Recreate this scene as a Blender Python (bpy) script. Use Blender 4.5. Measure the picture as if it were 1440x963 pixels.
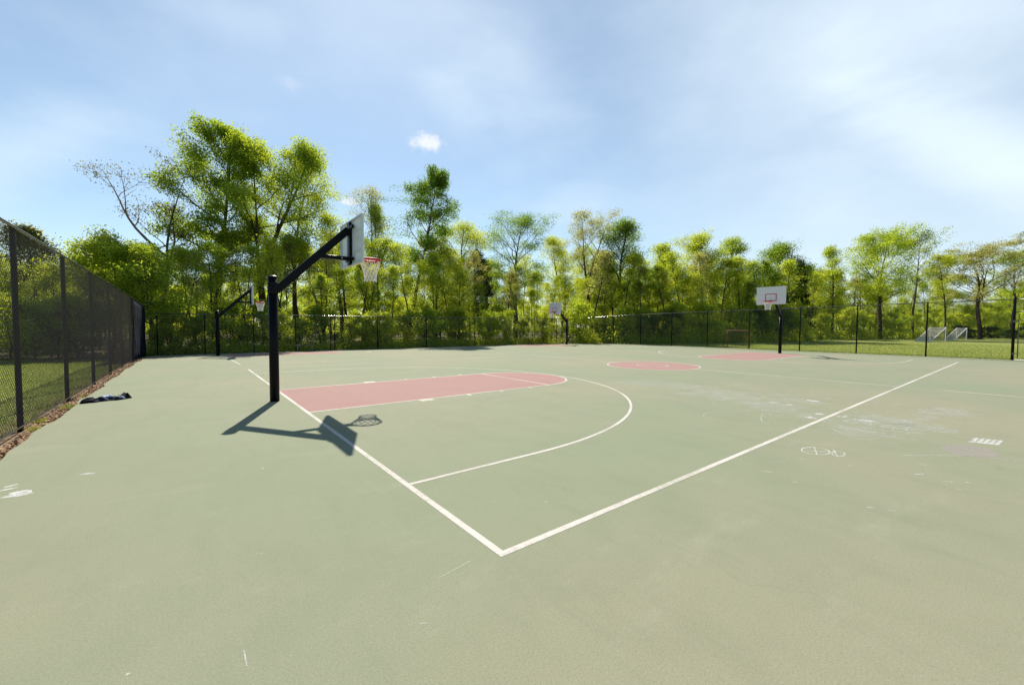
import bpy, bmesh, math, random
import numpy as np
from mathutils import Vector, Matrix

R = math.radians
for o in list(bpy.data.objects):
    bpy.data.objects.remove(o)
scene = bpy.context.scene
COL = scene.collection

# ------------------------------------------------------------------ camera
CAM = np.array([-1.675, -2.233, 1.567])
YAW, PITCH, ROLL, FPX = 0.905, -0.038, 0.0042, 579.6
Fv = np.array([math.cos(YAW)*math.cos(PITCH), math.sin(YAW)*math.cos(PITCH), math.sin(PITCH)])
Rv = np.array([math.sin(YAW), -math.cos(YAW), 0.0])
Uv = np.cross(Rv, Fv)
Rr = math.cos(ROLL)*Rv + math.sin(ROLL)*Uv
Ur = -math.sin(ROLL)*Rv + math.cos(ROLL)*Uv
cam_d = bpy.data.cameras.new('camera')
cam_d.sensor_width = 36.0
cam_d.lens = FPX/1440*36.0
cam_d.clip_end = 2000
cam_d.clip_start = 0.05
cam = bpy.data.objects.new('camera', cam_d)
COL.objects.link(cam)
cam.matrix_world = Matrix(((Rr[0], Ur[0], -Fv[0], CAM[0]), (Rr[1], Ur[1], -Fv[1], CAM[1]),
                           (Rr[2], Ur[2], -Fv[2], CAM[2]), (0, 0, 0, 1)))
scene.camera = cam

# ------------------------------------------------------------------ light
SUN_AZ, SUN_EL = R(69.4), R(43.6)
SUN = Vector((math.cos(SUN_AZ)*math.cos(SUN_EL), math.sin(SUN_AZ)*math.cos(SUN_EL), math.sin(SUN_EL)))
sd = bpy.data.lights.new('sun', 'SUN')
sd.energy = 5.0
sd.angle = R(0.53)
sd.color = (1.0, 0.93, 0.80)
so = bpy.data.objects.new('sun', sd)
COL.objects.link(so)
so.rotation_euler = SUN.to_track_quat('Z', 'Y').to_euler()

world = bpy.data.worlds.new('World')
scene.world = world
world.use_nodes = True


def build_world():
    nt = world.node_tree
    nt.nodes.clear()
    N, L = nt.nodes.new, nt.links.new
    out = N('ShaderNodeOutputWorld')
    bg = N('ShaderNodeBackground')
    sky = N('ShaderNodeTexSky')
    sky.sky_type = 'NISHITA'
    sky.sun_disc = False
    sky.sun_elevation = SUN_EL
    sky.sun_rotation = R(90) - SUN_AZ
    sky.air_density = 1.0
    sky.dust_density = 0.25
    sky.ozone_density = 1.0
    bg.inputs['Strength'].default_value = 0.075
    tc = N('ShaderNodeTexCoord')

    def math_(op, a, b=None, clamp=False):
        n = N('ShaderNodeMath'); n.operation = op; n.use_clamp = clamp
        for i, v in enumerate((a, b)):
            if v is None: continue
            if isinstance(v, (int, float)): n.inputs[i].default_value = v
            else: L(v, n.inputs[i])
        return n.outputs[0]
    sx = N('ShaderNodeSeparateXYZ'); L(tc.outputs['Generated'], sx.inputs[0])
    az = math_('ARCTAN2', sx.outputs[1], sx.outputs[0])
    el = math_('ARCSINE', sx.outputs[2])

    def noise(scale, detail=5, rough=0.6, stretch=(1, 1, 1), rot=0.0):
        mp = N('ShaderNodeMapping')
        mp.inputs['Scale'].default_value = stretch
        mp.inputs['Rotation'].default_value = (0, 0, rot)
        cb = N('ShaderNodeCombineXYZ'); L(az, cb.inputs[0]); L(el, cb.inputs[1])
        L(cb.outputs[0], mp.inputs['Vector'])
        n = N('ShaderNodeTexNoise'); n.inputs['Scale'].default_value = scale
        n.inputs['Detail'].default_value = detail; n.inputs['Roughness'].default_value = rough
        L(mp.outputs[0], n.inputs['Vector'])
        return n.outputs['Fac']

    def sstep(v, a, b):
        m = N('ShaderNodeMapRange'); m.interpolation_type = 'SMOOTHSTEP'
        L(v, m.inputs['Value'])
        m.inputs['From Min'].default_value = a; m.inputs['From Max'].default_value = b
        return m.outputs[0]

    def blob(azd, eld, wa, we, rot=0.0, distort=0.0, nz=None):
        """soft elliptical mask round a direction in the sky"""
        a = math_('SUBTRACT', az, R(azd)); e = math_('SUBTRACT', el, R(eld))
        c, s = math.cos(R(rot)), math.sin(R(rot))
        u = math_('ADD', math_('MULTIPLY', a, c), math_('MULTIPLY', e, s))
        v = math_('ADD', math_('MULTIPLY', a, -s), math_('MULTIPLY', e, c))
        u = math_('MULTIPLY', u, 1/R(wa)); v = math_('MULTIPLY', v, 1/R(we))
        d = math_('SQRT', math_('ADD', math_('MULTIPLY', u, u), math_('MULTIPLY', v, v)))
        if nz is not None:
            d = math_('ADD', d, math_('MULTIPLY', math_('SUBTRACT', nz, 0.5), distort))
        m = N('ShaderNodeMapRange'); m.interpolation_type = 'SMOOTHSTEP'
        L(d, m.inputs['Value'])
        m.inputs['From Min'].default_value = 1.0; m.inputs['From Max'].default_value = 0.0
        return m.outputs[0]
    n_soft = noise(3.2, 6, 0.55, (1.0, 1.7, 1), 0.5)
    n_wisp = noise(5.0, 7, 0.6, (0.7, 2.4, 1), 0.75)
    n_puff = noise(38, 4, 0.6)
    # thin veil everywhere, thicker to the right (low azimuth)
    veil = math_('MULTIPLY', sstep(n_soft, 0.30, 0.85), 0.26)
    right = sstep(az, R(52), R(12))
    veil = math_('ADD', veil, math_('MULTIPLY', right, math_('ADD', 0.40, math_('MULTIPLY', n_wisp, 0.22))))
    # patches of thin cirrus
    for (a, e, wa, we, rot, amt) in CIRRUS:
        b = blob(a, e, wa, we, rot, 1.0, n_wisp)
        veil = math_('ADD', veil, math_('MULTIPLY', b, amt*0.72))
    lowhaze = sstep(el, R(22), R(-2))
    veil = math_('ADD', veil, math_('MULTIPLY', lowhaze, 0.10))
    front = math_('MULTIPLY', sstep(az, R(-35), R(5)), sstep(az, R(140), R(105)))
    front = math_('MULTIPLY', front, sstep(el, R(70), R(42)))
    veil = math_('MULTIPLY', math_('ADD', veil, 0.15), front)
    veil = math_('MULTIPLY', veil, 0.82, True)
    mx = N('ShaderNodeMix'); mx.data_type = 'RGBA'
    tint = N('ShaderNodeMix'); tint.data_type = 'RGBA'; tint.blend_type = 'MULTIPLY'; tint.inputs['Factor'].default_value = 1.0
    L(sky.outputs[0], tint.inputs['A']); tint.inputs['B'].default_value = (0.93, 1.05, 1.06, 1)
    L(veil, mx.inputs['Factor']); L(tint.outputs['Result'], mx.inputs['A'])
    mx.inputs['B'].default_value = VEIL_COL
    cur = mx.outputs['Result']
    for (a, e, wa, we, amt) in PUFFS:
        b = blob(a, e, wa, we, 0, 1.3, n_puff)
        f = math_('MULTIPLY', sstep(b, 0.0, 0.95), amt)
        m2 = N('ShaderNodeMix'); m2.data_type = 'RGBA'
        L(f, m2.inputs['Factor']); L(cur, m2.inputs['A'])
        m2.inputs['B'].default_value = PUFF_COL
        cur = m2.outputs['Result']
    L(cur, bg.inputs['Color'])
    L(bg.outputs[0], out.inputs['Surface'])


VEIL_COL = (7.6, 8.8, 9.8, 1)
PUFF_COL = (8.6, 8.9, 9.3, 1)


def azel(px, py):
    d = Fv + Rr*(px-720)/FPX - Ur*(py-481.5)/FPX
    d = d/np.linalg.norm(d)
    return math.degrees(math.atan2(d[1], d[0])), math.degrees(math.asin(d[2]))


def cir(px, py, wa, we, rot, amt):
    a, e = azel(px, py)
    return (a, e, wa, we, rot, amt)


CIRRUS = [cir(30, 215, 14, 4.5, -38, 0.55), cir(720, 110, 15, 8, 20, 0.45), cir(640, 150, 9, 4, 40, 0.25), cir(1370, 210, 20, 5, 40, 0.60),
          cir(1180, 60, 22, 9, 10, 0.35), cir(790, 290, 10, 4, 0, 0.35), cir(300, 10, 10, 3, 0, 0.30)]
PUFFS = [azel(600, 200) + (3.2, 1.5, 0.85), azel(408, 118) + (2.2, 0.9, 0.16), azel(492, 284) + (1.8, 0.7, 0.7)]
build_world()

vs = scene.view_settings
vs.view_transform = 'Standard'
vs.look = 'None'
vs.exposure = 0.62
vs.gamma = 1.0
vs.use_curve_mapping = False
scene.cycles.max_bounces = 10
scene.cycles.diffuse_bounces = 6
scene.cycles.transparent_max_bounces = 8
scene.cycles.caustics_reflective = False
scene.cycles.caustics_refractive = False


# ------------------------------------------------------------------ helpers
def ray_ground(px, py, z=0.0):
    d = Fv + Rr*(px-720)/FPX - Ur*(py-481.5)/FPX
    t = (z-CAM[2])/d[2]
    return CAM+d*t


def at_depth(px, D):
    """ground position at forward depth D seen at picture column px"""
    f = np.array([math.cos(YAW), math.sin(YAW), 0])
    p = CAM + f*D + Rv*(px-720)/FPX*D
    return p[0], p[1]


def depth_for_y(px, y):
    f = math.sin(YAW) + Rv[1]*(px-720)/FPX
    return (y-CAM[1])/f


def zg(y):
    """the slab falls away gently towards the back fence"""
    y = min(max(y, 16.0), 30.0)
    return -0.0011*(y-16.0)**2


def link(name, me, parent=None, mat=None):
    o = bpy.data.objects.new(name, me)
    COL.objects.link(o)
    if parent is not None:
        o.parent = parent
    if mat is not None:
        if isinstance(mat, (list, tuple)):
            for m in mat: me.materials.append(m)
        else:
            me.materials.append(mat)
    return o


def thing(name, label, cat, loc=(0, 0, 0), rz=0.0, group=None):
    o = bpy.data.objects.new(name, None)
    COL.objects.link(o)
    o.empty_display_size = 0.2
    o.location = loc
    o.rotation_euler = (0, 0, rz)
    o['label'] = label
    o['category'] = cat
    if group: o['group'] = group
    return o


def tag(o, label=None, cat=None, group=None, kind=None):
    if label: o['label'] = label
    if cat: o['category'] = cat
    if group: o['group'] = group
    if kind: o['kind'] = kind
    return o


class MB:
    """collects polygons into one mesh"""
    def __init__(self):
        self.v = []; self.f = []; self.n = 0; self.mi = []

    def add(self, verts, faces, mi=0):
        b = self.n
        self.v.extend([tuple(map(float, p)) for p in verts])
        self.n += len(verts)
        for f in faces:
            self.f.append(tuple(b+i for i in f)); self.mi.append(mi)

    def box(self, c, s, mi=0, rot=None):
        x, y, z = s[0]/2, s[1]/2, s[2]/2
        vs_ = [Vector((a, b, d)) for a in (-x, x) for b in (-y, y) for d in (-z, z)]
        if rot is not None: vs_ = [rot @ p for p in vs_]
        c = Vector(c)
        self.add([c+p for p in vs_], [(0, 1, 3, 2), (4, 6, 7, 5), (0, 4, 5, 1), (2, 3, 7, 6), (0, 2, 6, 4), (1, 5, 7, 3)], mi)

    def tube(self, pts, r, n=8, cap=True, mi=0, closed=False):
        pts = [Vector(p) for p in pts]
        k = len(pts)
        rs = r if isinstance(r, (list, tuple)) else [r]*k
        rings = []
        prev = None
        for i, p in enumerate(pts):
            if closed: t = pts[(i+1) % k]-pts[i-1]
            else: t = pts[min(i+1, k-1)]-pts[max(i-1, 0)]
            t.normalize()
            if prev is None:
                a = Vector((0, 0, 1)) if abs(t.z) < 0.9 else Vector((1, 0, 0))
            else: a = prev
            u = (a - t*a.dot(t)).normalized(); prev = u
            w = t.cross(u)
            rings.append([p+(u*math.cos(2*math.pi*j/n)+w*math.sin(2*math.pi*j/n))*rs[i] for j in range(n)])
        vs_ = [q for rg in rings for q in rg]
        fs = []
        m = k if closed else k-1
        for i in range(m):
            i2 = (i+1) % k
            for j in range(n):
                fs.append((i*n+j, i*n+(j+1) % n, i2*n+(j+1) % n, i2*n+j))
        if cap and not closed:
            fs.append(tuple(range(n-1, -1, -1))); fs.append(tuple((k-1)*n+j for j in range(n)))
        self.add(vs_, fs, mi)

    def build(self, name, mat, parent=None, smooth=False, bevel=0.0, recalc=True):
        me = bpy.data.meshes.new(name)
        me.from_pydata(self.v, [], self.f)
        if len(set(self.mi)) > 1:
            me.polygons.foreach_set('material_index', self.mi)
        if recalc or bevel:
            bm = bmesh.new(); bm.from_mesh(me)
            bmesh.ops.recalc_face_normals(bm, faces=bm.faces)
            if bevel:
                bmesh.ops.bevel(bm, geom=[e for e in bm.edges if len(e.link_faces) == 2 and e.calc_face_angle(0) > 0.7],
                                offset=bevel, segments=2, affect='EDGES', profile=0.5)
            bm.to_mesh(me); bm.free()
        o = link(name, me, parent, mat)
        if smooth:
            me.polygons.foreach_set('use_smooth', [True]*len(me.polygons))
        me.update()
        return o


def np_mesh(name, verts, nper, mat, parent=None):
    """mesh of separate n-gons given as an (N*nper,3) array"""
    me = bpy.data.meshes.new(name)
    nv = len(verts); nf = nv//nper
    me.vertices.add(nv); me.vertices.foreach_set('co', np.asarray(verts, dtype=np.float32).ravel())
    me.loops.add(nv); me.loops.foreach_set('vertex_index', np.arange(nv, dtype=np.int32))
    me.polygons.add(nf)
    me.polygons.foreach_set('loop_start', np.arange(0, nv, nper, dtype=np.int32))
    me.update(calc_edges=True)
    return link(name, me, parent, mat)


# ------------------------------------------------------------------ materials
def new_mat(name):
    m = bpy.data.materials.new(name); m.use_nodes = True
    nt = m.node_tree
    return m, nt, nt.nodes, nt.links, nt.nodes['Principled BSDF']


def simple(name, col, rough=0.6, metal=0.0, spec=0.5, noise=None, bump=None, coord='Object'):
    m, nt, nodes, links, p = new_mat(name)
    p.inputs['Base Color'].default_value = (*col, 1)
    p.inputs['Roughness'].default_value = rough
    p.inputs['Metallic'].default_value = metal
    p.inputs['Specular IOR Level'].default_value = spec
    tc = nodes.new('ShaderNodeTexCoord')
    if noise:
        sc, amt, col2 = noise
        n = nodes.new('ShaderNodeTexNoise'); n.inputs['Scale'].default_value = sc; n.inputs['Detail'].default_value = 6
        n.inputs['Roughness'].default_value = 0.65
        links.new(tc.outputs[coord], n.inputs['Vector'])
        mr = nodes.new('ShaderNodeMapRange'); mr.inputs['From Min'].default_value = 0.35; mr.inputs['From Max'].default_value = 0.7
        mr.inputs['To Max'].default_value = amt
        links.new(n.outputs['Fac'], mr.inputs['Value'])
        mx = nodes.new('ShaderNodeMix'); mx.data_type = 'RGBA'
        mx.inputs['A'].default_value = (*col, 1); mx.inputs['B'].default_value = (*col2, 1)
        links.new(mr.outputs[0], mx.inputs['Factor']); links.new(mx.outputs['Result'], p.inputs['Base Color'])
    if bump:
        sc, st, dist = bump
        n2 = nodes.new('ShaderNodeTexNoise'); n2.inputs['Scale'].default_value = sc; n2.inputs['Detail'].default_value = 4
        links.new(tc.outputs[coord], n2.inputs['Vector'])
        b = nodes.new('ShaderNodeBump'); b.inputs['Strength'].default_value = st; b.inputs['Distance'].default_value = dist
        links.new(n2.outputs['Fac'], b.inputs['Height']); links.new(b.outputs[0], p.inputs['Normal'])
    return m


def court_mat(name, base, tint, dark, speck, speck_amt=0.35):
    """sun-faded acrylic court paint: broad blotches, scuffs, fine grit"""
    m, nt, nodes, links, p = new_mat(name)
    N = nodes.new; L = links.new
    tc = N('ShaderNodeTexCoord')

    def noise(scale, detail=6, rough=0.6, stretch=None, rot=0):
        n = N('ShaderNodeTexNoise'); n.inputs['Scale'].default_value = scale
        n.inputs['Detail'].default_value = detail; n.inputs['Roughness'].default_value = rough
        if stretch:
            mp = N('ShaderNodeMapping'); mp.inputs['Scale'].default_value = stretch; mp.inputs['Rotation'].default_value = (0, 0, rot)
            L(tc.outputs['Object'], mp.inputs['Vector']); L(mp.outputs[0], n.inputs['Vector'])
        else:
            L(tc.outputs['Object'], n.inputs['Vector'])
        return n.outputs['Fac']

    def ramp(v, a, b, lo=0.0, hi=1.0):
        r = N('ShaderNodeMapRange'); r.inputs['From Min'].default_value = a; r.inputs['From Max'].default_value = b
        r.inputs['To Min'].default_value = lo; r.inputs['To Max'].default_value = hi
        L(v, r.inputs['Value']); return r.outputs[0]

    def mix(a, b, f, blend='MIX'):
        x = N('ShaderNodeMix'); x.data_type = 'RGBA'; x.blend_type = blend
        for k, v in (('A', a), ('B', b)):
            if isinstance(v, tuple): x.inputs[k].default_value = (*v, 1)
            else: L(v, x.inputs[k])
        if isinstance(f, float): x.inputs['Factor'].default_value = f
        else: L(f, x.inputs['Factor'])
        return x.outputs['Result']
    c = mix(base, tint, ramp(noise(0.16, 4, 0.5), 0.36, 0.64))
    c = mix(c, dark, ramp(noise(0.9, 8, 0.7), 0.48, 0.75, 0, 0.30))
    c = mix(c, dark, ramp(noise(3.0, 6, 0.7, (1, 0.25, 1), 0.5), 0.5, 0.8, 0, 0.35))
    c = mix(c, speck, ramp(noise(1.4, 8, 0.75, (0.35, 1.2, 1), 0.9), 0.56, 0.78, 0, 0.30))
    c = mix(c, speck, ramp(noise(9, 6, 0.8), 0.62, 0.74, 0, speck_amt))
    c = mix(c, dark, ramp(noise(95, 4, 0.8), 0.46, 0.62, 0, 0.55))
    c = mix(c, speck, ramp(noise(130, 3, 0.75), 0.56, 0.68, 0, 0.60))
    c = mix(c, dark, ramp(noise(28, 5, 0.8), 0.56, 0.72, 0, 0.40))
    # stray hairline cracks
    vo = N('ShaderNodeTexVoronoi'); vo.feature = 'DISTANCE_TO_EDGE'; vo.inputs['Scale'].default_value = 0.11
    wv = N('ShaderNodeTexNoise'); wv.inputs['Scale'].default_value = 1.1; wv.inputs['Detail'].default_value = 6
    L(tc.outputs['Object'], wv.inputs['Vector'])
    vm = N('ShaderNodeVectorMath'); vm.operation = 'MULTIPLY_ADD'; L(wv.outputs['Color'], vm.inputs[0]); vm.inputs[1].default_value = (1.6, 1.6, 0); L(tc.outputs['Object'], vm.inputs[2])
    L(vm.outputs[0], vo.inputs['Vector'])
    ck = ramp(vo.outputs['Distance'], 0.0, 0.0009, 0.42, 0.0)
    c = mix(c, dark, ck)
    L(c, p.inputs['Base Color'])
    p.inputs['Roughness'].default_value = 0.92
    p.inputs['Specular IOR Level'].default_value = 0.25
    b = N('ShaderNodeBump'); b.inputs['Strength'].default_value = 0.35; b.inputs['Distance'].default_value = 0.002
    L(noise(320, 3, 0.6), b.inputs['Height']); L(b.outputs[0], p.inputs['Normal'])
    return m


def line_mat(name, col, under, wear):
    """worn court line paint; the slab shows through where it has rubbed off"""
    m, nt, nodes, links, p = new_mat(name)
    N = nodes.new; L = links.new
    tc = N('ShaderNodeTexCoord')
    n = N('ShaderNodeTexNoise'); n.inputs['Scale'].default_value = 14; n.inputs['Detail'].default_value = 8; n.inputs['Roughness'].default_value = 0.75
    L(tc.outputs['Object'], n.inputs['Vector'])
    n3 = N('ShaderNodeTexNoise'); n3.inputs['Scale'].default_value = 0.7; n3.inputs['Detail'].default_value = 3
    L(tc.outputs['Object'], n3.inputs['Vector'])
    ad = N('ShaderNodeMath'); ad.operation = 'ADD'; L(n.outputs['Fac'], ad.inputs[0]); L(n3.outputs['Fac'], ad.inputs[1])
    r = N('ShaderNodeMapRange'); r.inputs['From Min'].default_value = 1.0-wear; r.inputs['From Max'].default_value = 1.35-wear
    r.inputs['To Max'].default_value = 0.85
    L(ad.outputs[0], r.inputs['Value'])
    x = N('ShaderNodeMix'); x.data_type = 'RGBA'; x.inputs['A'].default_value = (*col, 1); x.inputs['B'].default_value = (*under, 1)
    L(r.outputs[0], x.inputs['Factor']); L(x.outputs['Result'], p.inputs['Base Color'])
    p.inputs['Roughness'].default_value = 0.85; p.inputs['Specular IOR Level'].default_value = 0.25
    return m


def chalk_mat(name, col, opac, cover, big=9.0):
    """dusty chalk: broken coverage, slab showing through"""
    m, nt, nodes, links, p = new_mat(name)
    N = nodes.new; L = links.new
    tc = N('ShaderNodeTexCoord')
    a = N('ShaderNodeTexNoise'); a.inputs['Scale'].default_value = 110; a.inputs['Detail'].default_value = 3; a.inputs['Roughness'].default_value = 0.7
    b = N('ShaderNodeTexNoise'); b.inputs['Scale'].default_value = big; b.inputs['Detail'].default_value = 5; b.inputs['Roughness'].default_value = 0.7
    for n in (a, b): L(tc.outputs['Object'], n.inputs['Vector'])
    av = N('ShaderNodeMath'); av.operation = 'MULTIPLY_ADD'; L(a.outputs['Fac'], av.inputs[0]); av.inputs[1].default_value = 0.6
    h = N('ShaderNodeMath'); h.operation = 'MULTIPLY'; L(b.outputs['Fac'], h.inputs[0]); h.inputs[1].default_value = 0.4
    L(h.outputs[0], av.inputs[2])
    r = N('ShaderNodeMapRange'); r.inputs['From Min'].default_value = 1.0-cover-0.10; r.inputs['From Max'].default_value = 1.0-cover+0.14
    r.inputs['To Max'].default_value = opac
    L(av.outputs[0], r.inputs['Value'])
    p.inputs['Base Color'].default_value = (*col, 1); p.inputs['Roughness'].default_value = 0.95; p.inputs['Specular IOR Level'].default_value = 0.1
    L(r.outputs[0], p.inputs['Alpha'])
    return m


def leaf_mat(name, c1, c2, t1, t2, trans=0.55):
    m, nt, nodes, links, p = new_mat(name)
    N = nodes.new; L = links.new
    nodes.remove(p)
    out = nodes['Material Output']
    tc = N('ShaderNodeTexCoord'); oi = N('ShaderNodeObjectInfo')
    n = N('ShaderNodeTexNoise'); n.inputs['Scale'].default_value = 0.55; n.inputs['Detail'].default_value = 3
    L(tc.outputs['Object'], n.inputs['Vector'])
    wn = N('ShaderNodeTexNoise'); wn.inputs['Scale'].default_value = 6.0; wn.inputs['Detail'].default_value = 1
    L(tc.outputs['Object'], wn.inputs['Vector'])
    a = N('ShaderNodeMath'); a.operation = 'ADD'; L(n.outputs['Fac'], a.inputs[0]); L(wn.outputs['Fac'], a.inputs[1])
    a2 = N('ShaderNodeMath'); a2.operation = 'MULTIPLY_ADD'; L(oi.outputs['Random'], a2.inputs[0]); a2.inputs[1].default_value = 0.5; L(a.outputs[0], a2.inputs[2])
    r = N('ShaderNodeMapRange'); r.inputs['From Min'].default_value = 0.85; r.inputs['From Max'].default_value = 1.65
    L(a2.outputs[0], r.inputs['Value'])

    def mx(u, v):
        x = N('ShaderNodeMix'); x.data_type = 'RGBA'; x.inputs['A'].default_value = (*u, 1); x.inputs['B'].default_value = (*v, 1)
        L(r.outputs[0], x.inputs['Factor']); return x.outputs['Result']
    d = N('ShaderNodeBsdfDiffuse'); L(mx(c1, c2), d.inputs['Color'])
    t = N('ShaderNodeBsdfTranslucent'); L(mx(t1, t2), t.inputs['Color'])
    g = N('ShaderNodeBsdfGlossy'); g.inputs['Roughness'].default_value = 0.42; g.inputs['Color'].default_value = (0.8, 0.85, 0.8, 1)
    s = N('ShaderNodeMixShader'); s.inputs[0].default_value = trans
    L(d.outputs[0], s.inputs[1]); L(t.outputs[0], s.inputs[2])
    s2 = N('ShaderNodeMixShader'); s2.inputs[0].default_value = 0.018
    L(s.outputs[0], s2.inputs[1]); L(g.outputs[0], s2.inputs[2])
    L(s2.outputs[0], out.inputs['Surface'])
    return m


GREEN = (0.235, 0.250, 0.165)
M = {}
M['court'] = court_mat('court_green', (0.208, 0.241, 0.156), (0.262, 0.250, 0.174), (0.152, 0.178, 0.112), (0.385, 0.385, 0.305))
M['red'] = court_mat('court_red', (0.325, 0.186, 0.172), (0.315, 0.195, 0.172), (0.26, 0.135, 0.125), (0.44, 0.335, 0.305), 0.8)
M['line'] = line_mat('line_paint', (0.545, 0.51, 0.475), (0.30, 0.30, 0.23), 0.10)
M['line_worn'] = line_mat('line_paint_worn', (0.55, 0.54, 0.48), GREEN, 0.22)
M['chalk'] = chalk_mat('chalk', (0.60, 0.60, 0.59), 0.95, 0.56)
M['chalk_faint'] = chalk_mat('chalk_faint', (0.55, 0.56, 0.52), 0.82, 0.55)
M['chalk_pink'] = chalk_mat('chalk_pink', (0.40, 0.36, 0.345), 0.60, 0.58)
M['chalk_dust'] = chalk_mat('chalk_dust', (0.52, 0.53, 0.49), 0.50, 0.48, 3.0)
M['crack'] = simple('crack', (0.10, 0.11, 0.08), 0.95)
M['black'] = simple('black_powder_coat', (0.004, 0.004, 0.006), 0.36, 0, 0.12, (9, 0.5, (0.006, 0.006, 0.009)))
M['wire'] = simple('black_vinyl_wire', (0.085, 0.070, 0.078), 0.34, 0, 0.6)
M['fpost'] = simple('black_vinyl_post', (0.008, 0.007, 0.009), 0.5, 0, 0.2)
M['rail'] = simple('black_vinyl_pipe', (0.012, 0.011, 0.013), 0.24, 0, 1.0)
M['rail'].node_tree.nodes['Principled BSDF'].inputs['Coat Weight'].default_value = 0.8
M['rail'].node_tree.nodes['Principled BSDF'].inputs['Coat Roughness'].default_value = 0.16
M['board'] = simple('white_backboard', (0.80, 0.80, 0.83), 0.45, 0, 0.4, (5, 0.4, (0.70, 0.71, 0.74)))
M['board_back'] = simple('grey_white_metal', (0.62, 0.66, 0.72), 0.5, 0, 0.4, (6, 0.5, (0.52, 0.56, 0.62)))
M['rim'] = simple('red_rim', (0.55, 0.030, 0.03), 0.5, 0, 0.3, (20, 0.5, (0.45, 0.035, 0.03)))
M['redpaint'] = simple('red_target_paint', (0.50, 0.05, 0.06), 0.5)
M['net'] = simple('white_net_cord', (0.80, 0.78, 0.74), 0.8)
M['bolt'] = simple('zinc_bolt', (0.5, 0.5, 0.5), 0.3, 0.9)
M['screen'] = simple('navy_windscreen', (0.0045, 0.007, 0.018), 0.9, 0, 0.05, (1.5, 0.6, (0.008, 0.012, 0.026)), (5, 0.6, 0.05))
M['bark'] = simple('bark', (0.085, 0.062, 0.047), 0.95, 0, 0.2, (3.0, 0.8, (0.045, 0.034, 0.026)), (12, 0.6, 0.03))
M['bark_grey'] = simple('bark_grey', (0.15, 0.125, 0.105), 0.95, 0, 0.2, (3.0, 0.8, (0.075, 0.06, 0.05)), (12, 0.6, 0.03))
M['rust'] = simple('rusty_red_pipe', (0.26, 0.085, 0.06), 0.6, 0.0, 0.4, (6, 0.7, (0.35, 0.19, 0.14)))
M['darknet'] = simple('dark_goal_net', (0.03, 0.025, 0.025), 0.9)
M['goalwhite'] = simple('white_goal_pipe', (0.80, 0.78, 0.74), 0.5)
M['goalnet'] = simple('grey_goal_net', (0.60, 0.55, 0.53), 0.9)
M['wood'] = simple('weathered_plank', (0.21, 0.19, 0.17), 0.85, 0, 0.3, (8, 0.7, (0.12, 0.105, 0.09)))
M['cloth'] = simple('navy_cloth', (0.010, 0.013, 0.028), 0.9, 0, 0.2, (9, 0.6, (0.02, 0.03, 0.06)), (60, 0.4, 0.004))
M['cloth_black'] = simple('black_cloth', (0.007, 0.008, 0.010), 0.9, 0, 0.2, None, (60, 0.4, 0.004))
M['lining_highlight'] = simple('blue_lining_highlight', (0.38, 0.47, 0.62), 0.85)
M['litter'] = simple('dry_leaf_litter', (0.42, 0.27, 0.16), 0.9, 0, 0.2, (1.7, 0.9, (0.24, 0.15, 0.09)))
M['concrete'] = simple('pale_concrete', (0.45, 0.43, 0.38), 0.9, 0, 0.2, (1.5, 0.6, (0.35, 0.33, 0.28)))
M['weed'] = leaf_mat('weed_blades', (0.16, 0.20, 0.035), (0.26, 0.27, 0.06), (0.22, 0.27, 0.03), (0.34, 0.35, 0.06), 0.45)
M['grass'] = leaf_mat('grass_blades', (0.16, 0.22, 0.04), (0.27, 0.30, 0.07), (0.25, 0.33, 0.04), (0.38, 0.42, 0.08), 0.5)
M['lf_bright'] = leaf_mat('leaf_bright', (0.19, 0.27, 0.028), (0.27, 0.31, 0.04), (0.54, 0.68, 0.032), (0.74, 0.76, 0.05), 0.58)
M['lf_mid'] = leaf_mat('leaf_mid', (0.14, 0.21, 0.026), (0.21, 0.26, 0.034), (0.42, 0.57, 0.030), (0.62, 0.68, 0.042), 0.58)
M['lf_dark'] = leaf_mat('leaf_dark', (0.065, 0.12, 0.02), (0.11, 0.16, 0.026), (0.17, 0.31, 0.024), (0.34, 0.46, 0.034), 0.6)
M['lf_pale'] = leaf_mat('leaf_pale', (0.18, 0.20, 0.06), (0.23, 0.22, 0.08), (0.44, 0.47, 0.09), (0.55, 0.52, 0.14), 0.6)
M['lf_pine'] = leaf_mat('leaf_evergreen', (0.018, 0.042, 0.014), (0.03, 0.06, 0.018), (0.02, 0.05, 0.01), (0.04, 0.08, 0.015), 0.3)
M['lf_bud'] = leaf_mat('leaf_bud', (0.15, 0.12, 0.08), (0.19, 0.16, 0.09), (0.22, 0.19, 0.08), (0.30, 0.28, 0.10), 0.4)


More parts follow.
